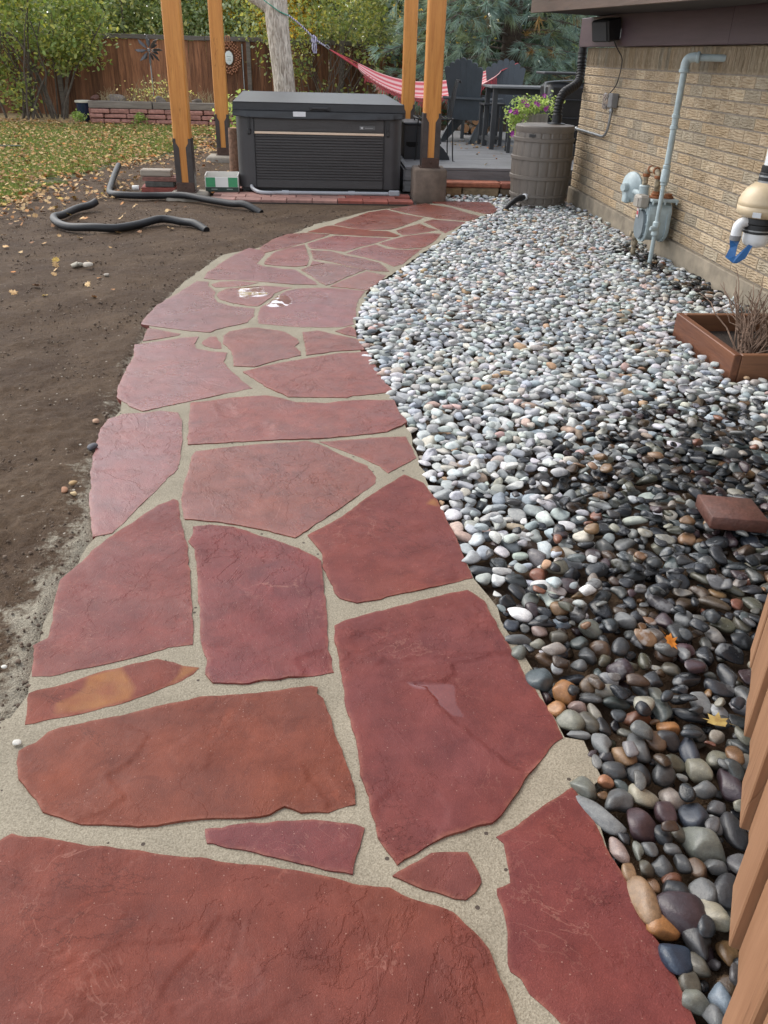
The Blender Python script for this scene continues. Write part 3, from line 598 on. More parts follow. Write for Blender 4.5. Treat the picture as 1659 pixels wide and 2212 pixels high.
def try_put(x, y, r, f):
    a, b = int(x/CS), int(y/CS)
    for i in range(a-1, a+2):
        for j in range(b-1, b+2):
            for q in cells.get((i,j), ()):
                if (px[q]-x)**2+(py[q]-y)**2 < ((pr[q]+r)*f)**2: return False
    cells.setdefault((a,b), []).append(len(px)); px.append(x); py.append(y); pr.append(r); return True
pebs = []                                   # x,y,z,rx,ry,rz,yaw,tilt,col,wet,name
for hx, hy, rw, rh, ang, cn in HERO:
    px.append(hx); py.append(hy); r0 = (rw+rh)/2; pr.append(r0*.92); cells.setdefault((int(hx/CS), int(hy/CS)), []).append(len(px)-1)
    pebs.append([hx, hy, -.012+.012, rw, rh, min(rw, rh)*random.uniform(.62,.8), R(ang), 0, tuple(np.array(PCOL[cn])*.62), .8 if cn not in ('white','lgrey') else .15, cn])
pp = np.array(PEBPOLY); bx0, by0 = .4, .5
r = np.random.default_rng(5); CAND = 80000
cxs = r.uniform(.15, 3.0, CAND); cys = r.uniform(.55, 10.6, CAND)
okm = inpoly(cxs, cys, PEBPOLY); cxs, cys = cxs[okm], cys[okm]
pln = (cxs > 2.19) & (cys > 4.07) & (cys < 4.97); cxs, cys = cxs[~pln], cys[~pln]
edged = dpoly(cxs, cys, BED_R, False)
for k, (x, y) in enumerate(zip(cxs, cys)):
    t = k/len(cxs); rr = (.037-.025*t)*random.uniform(.8, 1.15)
    if edged[k] < rr*.5: continue
    try_put(float(x), float(y), rr, .82)
nh = len(pebs)
W = wetness(np.array(px), np.array(py)); WW = wall_wet(np.array(px), np.array(py))
def pick(wet, x, y):
    tab = WETC if wet > random.random() else DRYC; q = random.choices(tab, [t[1] for t in tab])[0]
    return tuple(np.clip(np.array(q[0])*random.uniform(.7, 1.15)*(.66 if tab is WETC else 1)*np.array([random.uniform(.95,1.05) for _ in range(3)]), .01, .7)), (1. if tab is WETC else 0.), q[2]
for i in range(nh, len(px)):
    w = .9 if WW[i] else W[i]; c, wt, nm = pick(w, px[i], py[i]); e = random.uniform(1.05, 1.7); rr = pr[i]*1.06
    pebs.append([px[i], py[i], -.02+.02*float(vn(px[i]*5, py[i]*5, 97))+random.uniform(-.004,.006), rr*e**.6, rr/e**.6, rr*random.uniform(.34,.6), random.uniform(0,6.28), random.gauss(0,.17), c, wt, nm])
n1 = len(pebs)                              # second, looser layer lying on the first
cells2 = {}; top = []
for k in range(5200):
    j = random.randrange(len(cxs)); x, y = float(cxs[j]), float(cys[j]); rr = random.uniform(.015,.032)
    if edged[j] < .05+.05*random.random(): continue
    if y < 1.9 and random.random() < .6: continue
    key = (int(x/.075), int(y/.075))
    if key in cells2: continue
    cells2[key] = 1; i = 0
    w = float(wetness(np.array([x]), np.array([y]))[0]); w = .85 if bool(wall_wet(np.array([x]), np.array([y]))[0]) else w; c, wt, nm = pick(w, x, y); e = random.uniform(1.1, 1.6)
    pebs.append([x, y, .017+.016*float(vn(x*5, y*5, 97))+random.uniform(-.004,.004), rr*e**.6, rr/e**.6, rr*random.uniform(.36,.58), random.uniform(0,6.28), random.gauss(0,.17), c, wt, nm])
for k in range(3600):                       # small stones settled in the gaps below
    j = random.randrange(len(cxs)); x, y = float(cxs[j]), float(cys[j])
    if y > 3.8: continue
    w = float(wetness(np.array([x]), np.array([y]))[0]); c, wt, nm = pick(w, x, y); rr = random.uniform(.012,.021)
    pebs.append([x, y, -.036, rr*1.2, rr, rr*.7, random.uniform(0,6.28), random.gauss(0,.2), c, wt, nm])
def prank(p): return max(p[3], p[4])/math.sqrt(p[0]**2+p[1]**2+2.2)
vis = [i for i, p in enumerate(pebs) if p[2] > -.03 and p[1] > .78 and abs(math.atan2(p[0], p[1]+.0)-.083) < .62]
vis.sort(key=lambda i: -prank(pebs[i])-(1 if i < nh else 0)); single = set(vis[:300]); n_low = None
NICE = dict(ggreen='grey green',lgrey='light grey',pinkb='pinkish beige',bgrey='blue grey',dblue='dark blue',gbeige='greenish beige',dgreen='dark green grey',dgrey='dark grey',wgrey='warm grey',dpurple='dark purple',bspeck='speckled brown',lolive='light olive',opink='orange pink',teal='dark teal')
psm = [np_mesh('pebble', v, f) for v, f in PS[3]]
for m_ in psm: m_.materials.append(PEBS)
def zone(x, y):
    g = np.array(GB)-np.array(GA); t = ((x-GA[0])*g[0]+(y-GA[1])*g[1])/(g@g); dg = abs((x-GA[0])*g[1]-(y-GA[1])*g[0])/math.hypot(*g)
    if -.05 < t < 1.1 and dg < .13: return 'at the gate foot'
    if float(dpoly(np.array([x]), np.array([y]), BED_R, False)[0]) < .1: return 'at the flagstone edge'
    if math.hypot(x-1.5, y-2.5) < .35: return 'by the loose brick'
    return 'between path and gate' if y < 1.8 else 'in the open bed'
_sl = sorted(single); _sx = np.array([[pebs[i][0], pebs[i][1]] for i in _sl])
def neigh(i):
    d = np.hypot(*(_sx-np.array(pebs[i][:2])).T); q = np.argsort(d)[1:3]; return [NICE.get(pebs[_sl[j]][10], pebs[_sl[j]][10]) for j in q]
for i in single:
    p = pebs[i]; o = link('pebble', psm[i % NV], None, None, (p[0], p[1], p[2]), (p[7], p[7]*.5, p[6])); o.scale = (p[3], p[4], p[5]); o.color = (*p[8], p[9])
    big = max(p[3], p[4]); sz = 'large' if big > .038 else ('small' if big < .026 else 'medium')
    shp = 'elongated' if max(p[3],p[4])/min(p[3],p[4]) > 1.45 else 'rounded'
    na, nb_ = neigh(i); me_ = NICE.get(p[10], p[10]); zz_ = zone(p[0], p[1])
    lb_ = '%s %s %s pebble by %s %s' % (sz, shp, me_, ('%s and %s ones' % (na, nb_)) if na != nb_ else 'two %s ones' % na, zz_)
    if len(lb_.split()) > 16: lb_ = '%s %s pebble by %s and %s ones %s' % (sz, me_, na, nb_, zz_)
    if len(lb_.split()) > 16: lb_ = '%s %s pebble by %s one %s' % (sz, me_, na, zz_)
    tag(o, lb_, 'pebble', 'river pebbles in the bed beside the path')
VV, FF, CC = [], [], []; off = 0
for i, p in enumerate(pebs):
    if i in single: continue
    v, f = PS[3 if p[1] < 3.6 else 2][i % NV]
    M = np.array(Euler((p[7], p[7]*.5, p[6])).to_matrix()); w = (v*np.array([p[3],p[4],p[5]]))@M.T+np.array(p[:3])
    VV.append(w); FF.append(f+off); off += len(v); CC.append(np.tile([*p[8], p[9]], (len(v), 1)))
me = np_mesh('pebble_bed', np.concatenate(VV), np.concatenate(FF)); attr_col(me, 'Col', np.concatenate(CC))
tag(link('pebble_bed', me, PEBM), 'grey and dark river pebbles filling the bed along the house', 'pebbles', kind='stuff')
print('pebbles', len(pebs), 'tris', len(me.polygons))
# ------------------------------------------------------------------ house
def k_brick():
    k = NT('rug_face_brick', .85, .3); P = k.obj(); oc = k.oi()['Color']; rd = k.oi()['Random']
    V = k.n('ShaderNodeVectorMath', {0:P, 1:k.n('ShaderNodeCombineXYZ', {0:k.ma('MULTIPLY', rd, 50.),1:k.ma('MULTIPLY', rd, 31.),2:k.ma('MULTIPLY', rd, 17.)}).outputs[0]}, operation='ADD').outputs[0]
    n = k.noise(V, 14, 4, .6); f = k.noise(V, 120, 3, .7)
    c = k.mix(k.ramp(n, .3, .7), k.mix(1., oc, (.78,.75,.7), 'MULTIPLY'), oc); c = k.mix(k.ma('MULTIPLY', k.ramp(f, .5, .75), .3), c, k.mix(1., c, (1.3,1.28,1.2), 'MULTIPLY'))
    at = k.attr('GrooveShade')['Fac']; c = k.mix(k.ma('MULTIPLY', at, .5), c, k.mix(1., oc, (.5,.4,.31), 'MULTIPLY'))  # grooves darkened in the colour, standing in for shade in the relief
    k.set('Base Color', c); k.set('Normal', k.bump(f, .4, .004)); return k.m
BRICKM = k_brick()
MORT = plain('mortar', (.25,.21,.17), .95, .3, 20, .3, 120)
CONC = plain('concrete', (.30,.25,.185), .9, .42, 6, .35, 70)
def brick_mesh(L, Hh, seed, vert=False):
    nu, nv = (22, 11) if not vert else (11, 22); r = np.random.default_rng(seed); V = []; F = []; G_ = []
    ph = r.uniform(0, 100)
    for j in range(nv+1):
        for i in range(nu+1):
            u, w = i/nu, j/nv; yy, zz = (u-.5)*L, (w-.5)*Hh
            a, b = (yy, zz) if not vert else (zz, yy)
            wv = float(fbm(a*(9 if not vert else 3)+ph, b*9+ph, seed, 3)-.5)*.05+float(vn(a*45+ph, b*20, seed+9)-.5)*.010
            ridge = math.sin((b+wv*(1 if not vert else .4))*2*math.pi/.0185)
            g = max(0., -ridge)**1.2*(.5+.5*float(vn(a*14+ph, b*40, seed+5)))
            edge = min(u, 1-u, w, 1-w); h = (.0045*max(ridge, -.2)-.009*g)*min(1, edge*9+.1)-.003*(edge == 0)
            V.append((-h, yy, zz)); G_.append(g)
    for j in range(nv):
        for i in range(nu):
            q = j*(nu+1)+i; F.append((q, q+nu+1, q+nu+2, q+1))
    n0 = len(V); rim = [i for i in range(nu+1)]+[j*(nu+1)+nu for j in range(1, nv+1)]+[nv*(nu+1)+i for i in range(nu-1, -1, -1)]+[j*(nu+1) for j in range(nv-1, 0, -1)]
    for q in rim: V.append((.03, V[q][1], V[q][2])); G_.append(0)
    for q in range(len(rim)): t = (q+1) % len(rim); F.append((rim[q], rim[t], n0+t, n0+q))
    me = new_mesh('brick', V, F, True, 60); a = me.attributes.new('GrooveShade', 'FLOAT', 'POINT'); a.data.foreach_set('value', np.array(G_, dtype=np.float32)); me.materials.append(BRICKM); return me
house = thing('house', 'tan rug-face brick house wall under a dark wooden eave', 'house', (WX, WY, 0))
PIT, Z0, ZS = .0841, .170, 1.433
wall = MB().box((WX+.13, (3+WY)/2, (Z0+1.62)/2-.005), (.25, WY-3-.006, 1.62-Z0)).build('wall', MORT, house, world=True)
BM = [brick_mesh(.236, .0715, 300+i) for i in range(9)]
BH = brick_mesh(.115, .0735, 330)
SM = [brick_mesh(.0785, .178, 340+i, True) for i in range(4)]
def bcol():
    b = np.array(random.choices([(.46,.365,.255),(.42,.335,.235),(.49,.40,.285),(.38,.325,.245),(.44,.34,.225)], [5,4,3,2,3])[0]); return (*(b*random.uniform(.88,1.08)), 1)
blist = []
for cidx in range(15):
    z = Z0+PIT*(cidx+.5); y = WY-.122-(.122 if cidx % 2 else 0)
    if cidx % 2: blist.append((BH, WY-.0595, z))
    while y > 3.2: blist.append((random.choice(BM), y, z)); y -= .244
blist.sort(key=lambda b: abs(b[1]-5.15) if b[1] > 5.0 else 99)
rest = []
WP = Vector((WX, WY, 0))
for i, (me, y, z) in enumerate(blist):
    if i < 300: o = link('brick', me, None, wall, (-.004, y-WY, z)); o.color = bcol()
    else: rest.append((me, y, z))
V, F, Gg, o_ = [], [], [], 0
for me, y, z in rest:
    n = len(me.vertices); co = np.empty(n*3); me.vertices.foreach_get('co', co); V.append(co.reshape(-1,3)+np.array([-.004, y-WY, z]))
    g = np.empty(n, dtype=np.float32); me.attributes['GrooveShade'].data.foreach_get('value', g); Gg.append(g)
    F += [tuple(v+o_ for v in p.vertices) for p in me.polygons]; o_ += n
me = new_mesh('remaining_bricks', np.concatenate(V), F, True, 60); a = me.attributes.new('GrooveShade', 'FLOAT', 'POINT'); a.data.foreach_set('value', np.concatenate(Gg))
o = link('remaining_bricks', me, BRICKM, wall); o.color = (.44,.35,.245,1); tag(o, kind='stuff')
y = WY-.042
while y > 3.2:
    o = link('soldier_brick', random.choice(SM), None, wall, (-.003, y-WY, 1.526)); c = np.array(bcol()[:3])*.62; o.color = (*c, 1); y -= .083
MB().box((WX+.105, (2.8+WY)/2, .03), (.27, WY-2.8, .274), .008).build('foundation', CONC, house, world=True)
def wood(name, c1, c2, axis, rough=.6, gr=1., spec=.4, objcol=False):
    k = NT(name, rough, spec); P = k.obj(); sc = {'x':(1.2,16,16),'y':(16,1.2,16),'z':(16,16,1.2)}[axis]
    q = k.n('ShaderNodeVectorMath', {0:P, 1:k.n('ShaderNodeCombineXYZ', {0:k.ma('MULTIPLY', k.oi()['Random'], 9.),1:k.ma('MULTIPLY', k.oi()['Random'], 23.),2:k.ma('MULTIPLY', k.oi()['Random'], 5.)}).outputs[0]}, operation='ADD').outputs[0]
    n = k.noise(k.scale(q, sc), 1.3, 6, .65, .6); m = k.noise(q, 2.3, 3)
    fine = k.noise(k.scale(q, tuple(v*6 for v in sc)), 1.5, 3, .6)
    c = k.mix(k.ramp(n, .32, .7), c1, c2)
    if objcol: c = k.mix(1., c, k.oi()['Color'], 'MULTIPLY')
    c = k.mix(k.ma('MULTIPLY', k.ramp(m, .45, .75), .3*gr), c, k.mix(1., c, (.6,.58,.55), 'MULTIPLY')); c = k.mix(k.ma('MULTIPLY', k.ramp(fine, .5, .8), .35*gr), c, k.mix(1., c, (.6,.58,.56), 'MULTIPLY'))
    cr = k.noise(k.scale(q, tuple(v*.5 for v in sc)), 1.1, 4, .55, .3); cl = k.ma('MULTIPLY', k.n('ShaderNodeMapRange', {0:k.ma('ABSOLUTE', k.ma('SUBTRACT', cr, .52)),1:.0,2:.007,3:1.,4:0.}).outputs[0], k.ramp(k.noise(q, 1.7, 2), .48, .6))
    kn = k.n('ShaderNodeTexVoronoi', {'Vector':k.scale(q, tuple(v*.22 for v in sc)),'Scale':1.15}); kd = k.ma('MULTIPLY', k.n('ShaderNodeMapRange', {0:kn.outputs['Distance'],1:.03,2:.10,3:1.,4:0.}).outputs[0], k.ma('GREATER_THAN', k.n('ShaderNodeSeparateColor', {0:kn.outputs['Color']}).outputs[0], .55))
    c = k.mix(k.ma('MULTIPLY', k.ma('MAXIMUM', cl, kd), .6*min(gr, 1.)), c, k.mix(1., c, (.3,.22,.18), 'MULTIPLY'))
    k.set('Base Color', c); k.set('Normal', k.bump(k.ma('SUBTRACT', k.ma('ADD', n, k.ma('MULTIPLY', fine, .4)), cl), .35*gr, .006)); return k.m
PURP = wood('purple_brown_paint', (.062,.038,.047), (.085,.052,.062), 'y', .5, .5)
DKBR = wood('dark_brown_beam_paint', (.05,.028,.02), (.10,.058,.042), 'y', .55, 1.)
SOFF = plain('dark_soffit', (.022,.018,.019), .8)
for (a, b, dx) in ((6.582, 10.47, 0.), (3.0, 6.578, .003)):
    MB().box((2.965-dx, (a+b)/2, 1.76), (.07, b-a, .28), .006).build('fascia_board', PURP, house, world=True)
def zbeam(y): return 1.833+(y-5.69)*(.091/4.46)
v = []
for yy in (2.6, 10.15):
    zb = zbeam(yy)
    v += [(2.27, yy, zb), (2.33, yy, zb), (2.33, yy, zb+.22), (2.27, yy, zb+.22)]
eave = MB().add(v, [(0,1,2,3),(7,6,5,4),(0,4,5,1),(1,5,6,2),(2,6,7,3),(3,7,4,0)]).build('eave_beam', DKBR, house, world=True)
v = []
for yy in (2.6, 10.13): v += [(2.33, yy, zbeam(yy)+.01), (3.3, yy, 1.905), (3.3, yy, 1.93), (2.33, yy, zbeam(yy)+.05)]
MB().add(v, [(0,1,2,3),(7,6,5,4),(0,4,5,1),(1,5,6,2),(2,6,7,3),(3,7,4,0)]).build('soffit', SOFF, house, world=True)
v = []
for yy in (2.5, 10.2): v += [(2.2, yy, zbeam(yy)+.225), (6.5, yy, 3.2), (6.5, yy, 3.25), (2.2, yy, zbeam(yy)+.27)]
MB().add(v, [(0,1,2,3),(7,6,5,4),(0,4,5,1),(1,5,6,2),(2,6,7,3),(3,7,4,0)]).build('roof', SOFF, house, world=True)
MB().box((4.9, WY-3.67, 1.2), (3.25, 7.2, 2.3)).build('inner_wall', MORT, house, world=True)
# ------------------------------------------------------------------ things on the house wall
BLK = plain('black_plastic', (.018,.018,.020), .45, .3, 20)
BLKR = plain('black_rubber', (.013,.013,.015), .55, .35, 14, .15, 60)
GALV = plain('galvanised_metal', (.33,.34,.35), .42, .25, 18, metal=.7)
sp = thing('outdoor_speaker', 'black box speaker mounted under the eave on the purple fascia', 'speaker', (2.84, 9.15, 1.76), R(18))
MB().box((-.02,.0,0), (.16,.27,.19), .012, Euler((0,R(-12),0))).build('cabinet', BLK, sp)
MB().box((-.105,.0,-.018), (.012,.24,.165), .004, Euler((0,R(-12),0))).build('grille', plain('speaker_grille', (.028,.03,.036), .6, .2, 200), sp)
MB().box((.07,-.12,-.03), (.05,.05,.09), .006).tube([(.06,-.13,-.02),(.1,-.17,-.06),(.06,-.2,-.05),(.08,-.15,0)], .008, 6).build('bracket', GALV, sp)
tag(MB().tube(spline([(2.85,9.0,1.68),(2.9,8.98,1.6),(2.968,8.99,1.5),(2.962,9.03,1.3),(2.955,9.2,1.2),(2.94,9.24,1.12),(2.94,9.17,1.06)],5), .0055, 6).build('speaker_wire', BLK, None, True), 'thin black wire hanging down the brick wall from the speaker', 'wire')
ob = thing('outlet_box', 'grey outdoor outlet box with conduit on the brick wall', 'outlet box', (WX, 9.1, 1.05))
GPL = plain('grey_metal_box', (.20,.20,.205), .5, .2, 12)
MB().box((2.958,9.06,1.145), (.07,.12,.13), .006).build('box', GPL, ob, world=True)
kc = NT('clear_cover', .15, .5); kc.set('Base Color', (.75,.72,.72)); kc.set('Transmission Weight', .85); kc.set('IOR', 1.2)
MB().box((2.945,9.18,1.135), (.09,.1,.15), .015).build('bubble_cover', kc.m, ob, world=True)
MB().tube(spline([(2.958,9.07,1.08),(2.958,9.075,.98),(2.958,9.11,.87),(2.958,9.22,.805),(2.958,9.5,.80),(2.958,10.31,.80)],6), .014, 10).build('conduit', GALV, ob, True, 60, world=True)
MB().lathe([(.018,0),(.021,.01),(.021,.03),(.018,.04)], 12, (2.958,9.072,1.03)).lathe([(.018,0),(.022,.01),(.022,.04),(.018,.05)], 12, (2.958,10.22,.80), (0,1,0)).build('conduit_fitting', GALV, ob, True, 40, world=True)
# ------------------------------------------------------------------ gas meter
GAS = plain('pale_blue_grey_paint', (.40,.475,.49), .5, .22, 14, .1, 80)
GASD = plain('dark_grey_casting', (.17,.20,.215), .5, .2, 14)
RUST = plain('rusty_cream_pipe', (.42,.34,.23), .7, .75, 26, .2, 90)
RST2 = plain('rust_orange', (.30,.11,.04), .8, .5, 40, .3, 90)
TAUP = plain('taupe_plastic', (.33,.30,.26), .5, .2, 10)
gm = thing('gas_meter', 'pale blue-grey gas meter with regulator and tall riser pipe', 'gas meter', (2.78, 7.05, 0))
PX, PY = 2.757, 6.862
MB().tube([(PX,PY,-.03),(PX,PY,.72)], .0175, 14).build('lower_pipe', GAS, gm, True, 50, world=True)
MB().tube([(PX,PY,.79),(PX,PY,1.455)], .024, 14).build('riser_pipe', GAS, gm, True, 50, world=True)
MB().lathe([(.0205,0),(.027,.004),(.027,.018),(.024,.02),(.034,.03),(.034,.115),(.026,.125),(.03,.13),(.03,.15),(.024,.155)], 16, (PX,PY,.63)).build('coupling', GAS, gm, True, 40, world=True)
for _z in (1.04, 1.12): MB().lathe([(.026,0),(.031,.005),(.031,.025),(.026,.03)],16,(PX,PY,_z)).build('pipe_collar', GAS, gm, True, 40, world=True)
MB().lathe([(.02,0),(.03,.01),(.03,.03),(.022,.05),(.03,.09),(.03,.11),(.02,.12)], 14, (PX,PY,.235)).lathe([(.0,-.02),(.022,-.02),(.022,.03),(.012,.05),(0,.05)],10,(PX-.02,PY-.02,.30),(-1,-.5,0)).build('valve', GAS, gm, True, 40, world=True)
el = spline([(PX,PY,1.44),(PX,PY,1.49),(PX+.012,PY-.008,1.525),(PX+.05,PY-.03,1.536),(PX+.08,PY-.045,1.536)],4)
MB().tube(el, .033, 14).lathe([(.033,0),(.039,.004),(.039,.022),(.033,.026)],14,(PX,PY,1.432)).lathe([(.033,0),(.039,.004),(.039,.022),(.033,.026)],14,(PX+.062,PY-.037,1.536),(.87,-.48,0)).build('elbow', GAS, gm, True, 40, world=True)
MB().tube([(PX+.07,PY-.04,1.536),(WX+.01,6.735,1.534)], .025, 14).build('wall_pipe', GAS, gm, True, 50, world=True)
def rrect(x0, x1, y0, y1, rad, k=5):
    out = []
    for cx, cy, a0 in ((x1-rad,y1-rad,0),(x0+rad,y1-rad,90),(x0+rad,y0+rad,180),(x1-rad,y0+rad,270)):
        for j in range(k+1): w = R(a0+90*j/k); out.append((cx+rad*math.cos(w), cy+rad*math.sin(w)))
    return out
_MX = Matrix(((0,0,1,2.745),(1,0,0,7.13),(0,1,0,.34),(0,0,0,1)))       # prism local x->Y, y->Z, thickness->X
MB().prism(rrect(-.11,.11,-.18,.13,.09,7), .19, _MX).build('meter_body', GAS, gm, True, 40, world=True)
for _d in (-.012, .155): MB().prism(rrect(-.125,.125,-.195,.10,.10,7), .018, Matrix.Translation((_d,0,0)) @ _MX).build('flange', GAS, gm, True, 40, world=True)
MB().prism(rrect(-.10,.10,-.17,.06,.085,7), .03, Matrix.Translation((-.04,0,0)) @ _MX).build('front_cover', GASD, gm, True, 40, world=True)
for j in range(10):
    w = 2*math.pi*j/10; MB().lathe([(.008,0),(.008,.008),(.0,.009)], 6, (2.733, 7.13+.107*math.cos(w), .30+.14*math.sin(w)), (-1,0,0)).build('bolt', GAS, gm, world=True)
MB().box((2.86,7.13,.487), (.235,.24,.025), .008).build('top_plate', GAS, gm, world=True)
for ddx in (-.1, 0, .1): MB().lathe([(.008,-.012),(.01,0),(.01,.014),(.006,.018)], 6, (2.86+ddx,7.015,.472)).build('bolt', GAS, gm, world=True)
MB().box((2.70,7.13,.47), (.09,.15,.10), .015).box((2.652,7.13,.465), (.012,.1,.07), .004).build('index_housing', TAUP, gm, world=True)
MB().box((2.6995,7.13+.045,.385), (.004,.045,.10), 0).build('label_plate', plain('label_white', (.55,.5,.5), .5), gm, world=True)
MB().box((2.697,7.175,.37), (.002,.034,.03)).box((2.697,7.175,.41),(.002,.03,.008)).build('label_print', plain('label_red', (.45,.06,.08), .5), gm, world=True)
MB().lathe([(.05,0),(.05,.015),(.035,.02),(.04,.035),(.03,.04),(.03,.055)],16,(2.80,7.1,.50)).lathe([(.045,0),(.045,.015),(.03,.02),(.03,.035)],16,(2.91,7.1,.50)).build('rusty_unions', RST2, gm, True, 35, world=True)
MB().tube(spline([(2.76,7.28,.52),(2.76,7.28,.665),(2.762,7.25,.70),(2.765,7.2,.712),(2.77,7.12,.712),(2.775,7.07,.70),(2.778,7.055,.665),(2.782,7.06,.62),(2.795,7.09,.58),(2.80,7.1,.53)],4), .023, 12).build('bypass_pipe', RUST, gm, True, 60, world=True)
MB().lathe([(.027,0),(.031,.004),(.031,.022),(.027,.026)],12,(2.76,7.28,.645)).lathe([(.027,0),(.031,.004),(.031,.022),(.027,.026)],12,(2.764,7.215,.712),(0,-1,0)).lathe([(.027,0),(.031,.004),(.031,.022),(.027,.026)],12,(2.772,7.11,.712),(0,-1,0)).lathe([(.027,0),(.031,.004),(.031,.022),(.027,.026)],12,(2.778,7.056,.655)).build('pipe_joints', RST2, gm, True, 35, world=True)
ax = Vector((-.93,-.36,.0))
MB().lathe([(.0,-.07),(.05,-.07),(.06,-.05),(.11,-.015),(.128,-.008),(.128,.008),(.115,.014),(.10,.03),(.07,.055),(.038,.06),(.034,.10),(.03,.105),(.0,.105)], 28, (2.75,7.55,.525), ax).build('regulator', GAS, gm, True, 40, world=True)
MB().box((2.715,7.56,.44), (.05,.1,.09), .01).tube([(2.75,7.5,.5),(2.76,7.29,.5)], .026, 12).lathe([(.035,0),(.045,.01),(.045,.05),(.04,.11),(.045,.13),(.035,.14)],16,(2.76,7.28,.44)).build('regulator_neck', GAS, gm, True, 40, world=True)
MB().tube([(2.76,7.30,.46),(2.765,7.31,.18)], .018, 12).build('inlet_pipe', GAS, gm, True, 50, world=True)
MB().tube([(2.765,7.31,.20),(2.765,7.31,-.03)], .02, 10).lathe([(.03,0),(.03,.03),(.02,.035),(.032,.06),(.032,.09),(.022,.1)],10,(2.765,7.31,.08)).box((2.74,7.33,.17),(.05,.04,.05),.008).build('shutoff_valve', RUST, gm, True, 40, world=True)
# ------------------------------------------------------------------ radon fan
CRM = plain('cream_plastic', (.62,.49,.32), .42, .22, 5, 0)
PVC = plain('white_pvc', (.72,.73,.74), .3, .08, 6)
BLU = plain('blue_vinyl', (.02,.13,.36), .4, .35, 9)
FX, FY = 2.735, 5.165
rf = thing('radon_fan', 'cream radon fan with black couplings, white cap and blue drain strap', 'radon fan', (FX, FY, .5))
MB().lathe([(.06,.875),(.075,.872),(.12,.835),(.142,.80),(.152,.765),(.155,.745),(.150,.741),(.150,.737),(.155,.733),(.152,.705),(.14,.685),(.11,.672),(.06,.668)], 40, (FX,FY,0)).build('fan_housing', CRM, rf, True, 60, world=True)
MB().lathe([(.066,.865),(.066,.925),(.06,.93),(.062,.935),(.062,.965),(.055,.97)], 32, (FX,FY,0)).build('upper_coupling', BLKR, rf, True, 40, world=True)
MB().lathe([(.0675,.872),(.0675,.884)], 32, (FX,FY,0)).lathe([(.0675,.905),(.0675,.915)], 32, (FX,FY,0)).build('hose_clamp', GALV, rf, True, 40, world=True)
MB().tube([(FX,FY,.95),(FX,FY,1.9)], .052, 24).build('vent_pipe', PVC, rf, True, 50, world=True)
MB().lathe([(.095,.672),(.098,.665),(.098,.635),(.088,.628),(.09,.61),(.09,.58),(.08,.575)], 36, (FX,FY,0)).build('lower_coupling', BLKR, rf, True, 40, world=True)
MB().lathe([(.0915,.592),(.0915,.600)], 36, (FX,FY,0)).build('lower_clamp', GALV, rf, True, 40, world=True)
MB().lathe([(.082,.58),(.083,.54),(.076,.515),(.055,.497),(.025,.488),(0.001,.487)], 36, (FX,FY,0)).build('pipe_cap', PVC, rf, True, 60, world=True)
MB().tube(spline([(FX-.05,FY,.645),(FX-.105,FY-.005,.64),(FX-.135,FY-.005,.615),(FX-.138,FY-.005,.56)],5), .032, 16).build('drain_elbow', PVC, rf, True, 60, world=True)
MB().lathe([(.034,0),(.034,.028),(.03,.03)],16,(FX-.138,FY-.005,.532)).build('drain_clamp', GPL, rf, True, 40, world=True)
MB().add([(FX-.165,FY+.01,.54),(FX-.11,FY-.02,.54),(FX-.118,FY-.02,.50),(FX-.15,FY+.01,.48),(FX-.172,FY,.425),(FX-.122,FY-.03,.43),(FX-.165,FY-.03,.418),(FX-.14,FY-.05,.40),(FX-.115,FY-.055,.398),(FX-.07,FY-.06,.43),(FX-.03,FY-.05,.52),(FX-.03,FY-.04,.545),(FX-.12,FY-.035,.44),
   ],[(0,1,2,3),(3,2,5,4),(4,5,12,6),(6,12,11,10,9,8,7)]).build('blue_strap', BLU, rf, world=True)
sm = bpy.data.objects[rf.name]; st = [c for c in rf.children if c.name.startswith('blue_strap')][0]; md = st.modifiers.new('thick', 'SOLIDIFY'); md.thickness = .004
MB().box((FX-.095,FY-.125,.70), (.004,.05,.03), 0, Euler((0,0,R(50)))).build('sticker', plain('sticker', (.6,.62,.64), .4), rf, world=True)
# ------------------------------------------------------------------ cedar planter, dry shrub, loose brick
CED = wood('wet_cedar', (.13,.055,.028), (.24,.11,.056), 'x', .45, 1.2); CEDY = wood('wet_cedar_side', (.085,.032,.02), (.20,.078,.036), 'y', .45, 1.2)
plt = thing('planter_box', 'low reddish cedar planter box against the house wall', 'planter', (2.58, 4.5, 0))
MB().box((2.23,4.51,.035), (.042,.82,.20), .004).build('board', CEDY, plt, world=True)
MB().box((2.605,4.90,.034), (.70,.04,.20), .004).build('board', CED, plt, world=True)
MB().box((2.605,4.12,.033), (.70,.04,.20), .004).build('board', CED, plt, world=True)
DIRT = plain('dark_potting_soil', (.035,.024,.018), .95, .5, 30, .8, 60, bd=.02)
MB().box((2.6,4.51,-.02), (.68,.74,.10)).build('soil', DIRT, plt, world=True)
TWIG = plain('dry_twig', (.20,.125,.085), .8, .35, 30)
ds = thing('dry_shrub', 'bundle of bare brown twigs growing in the cedar planter', 'shrub', (2.45, 4.42, .03))
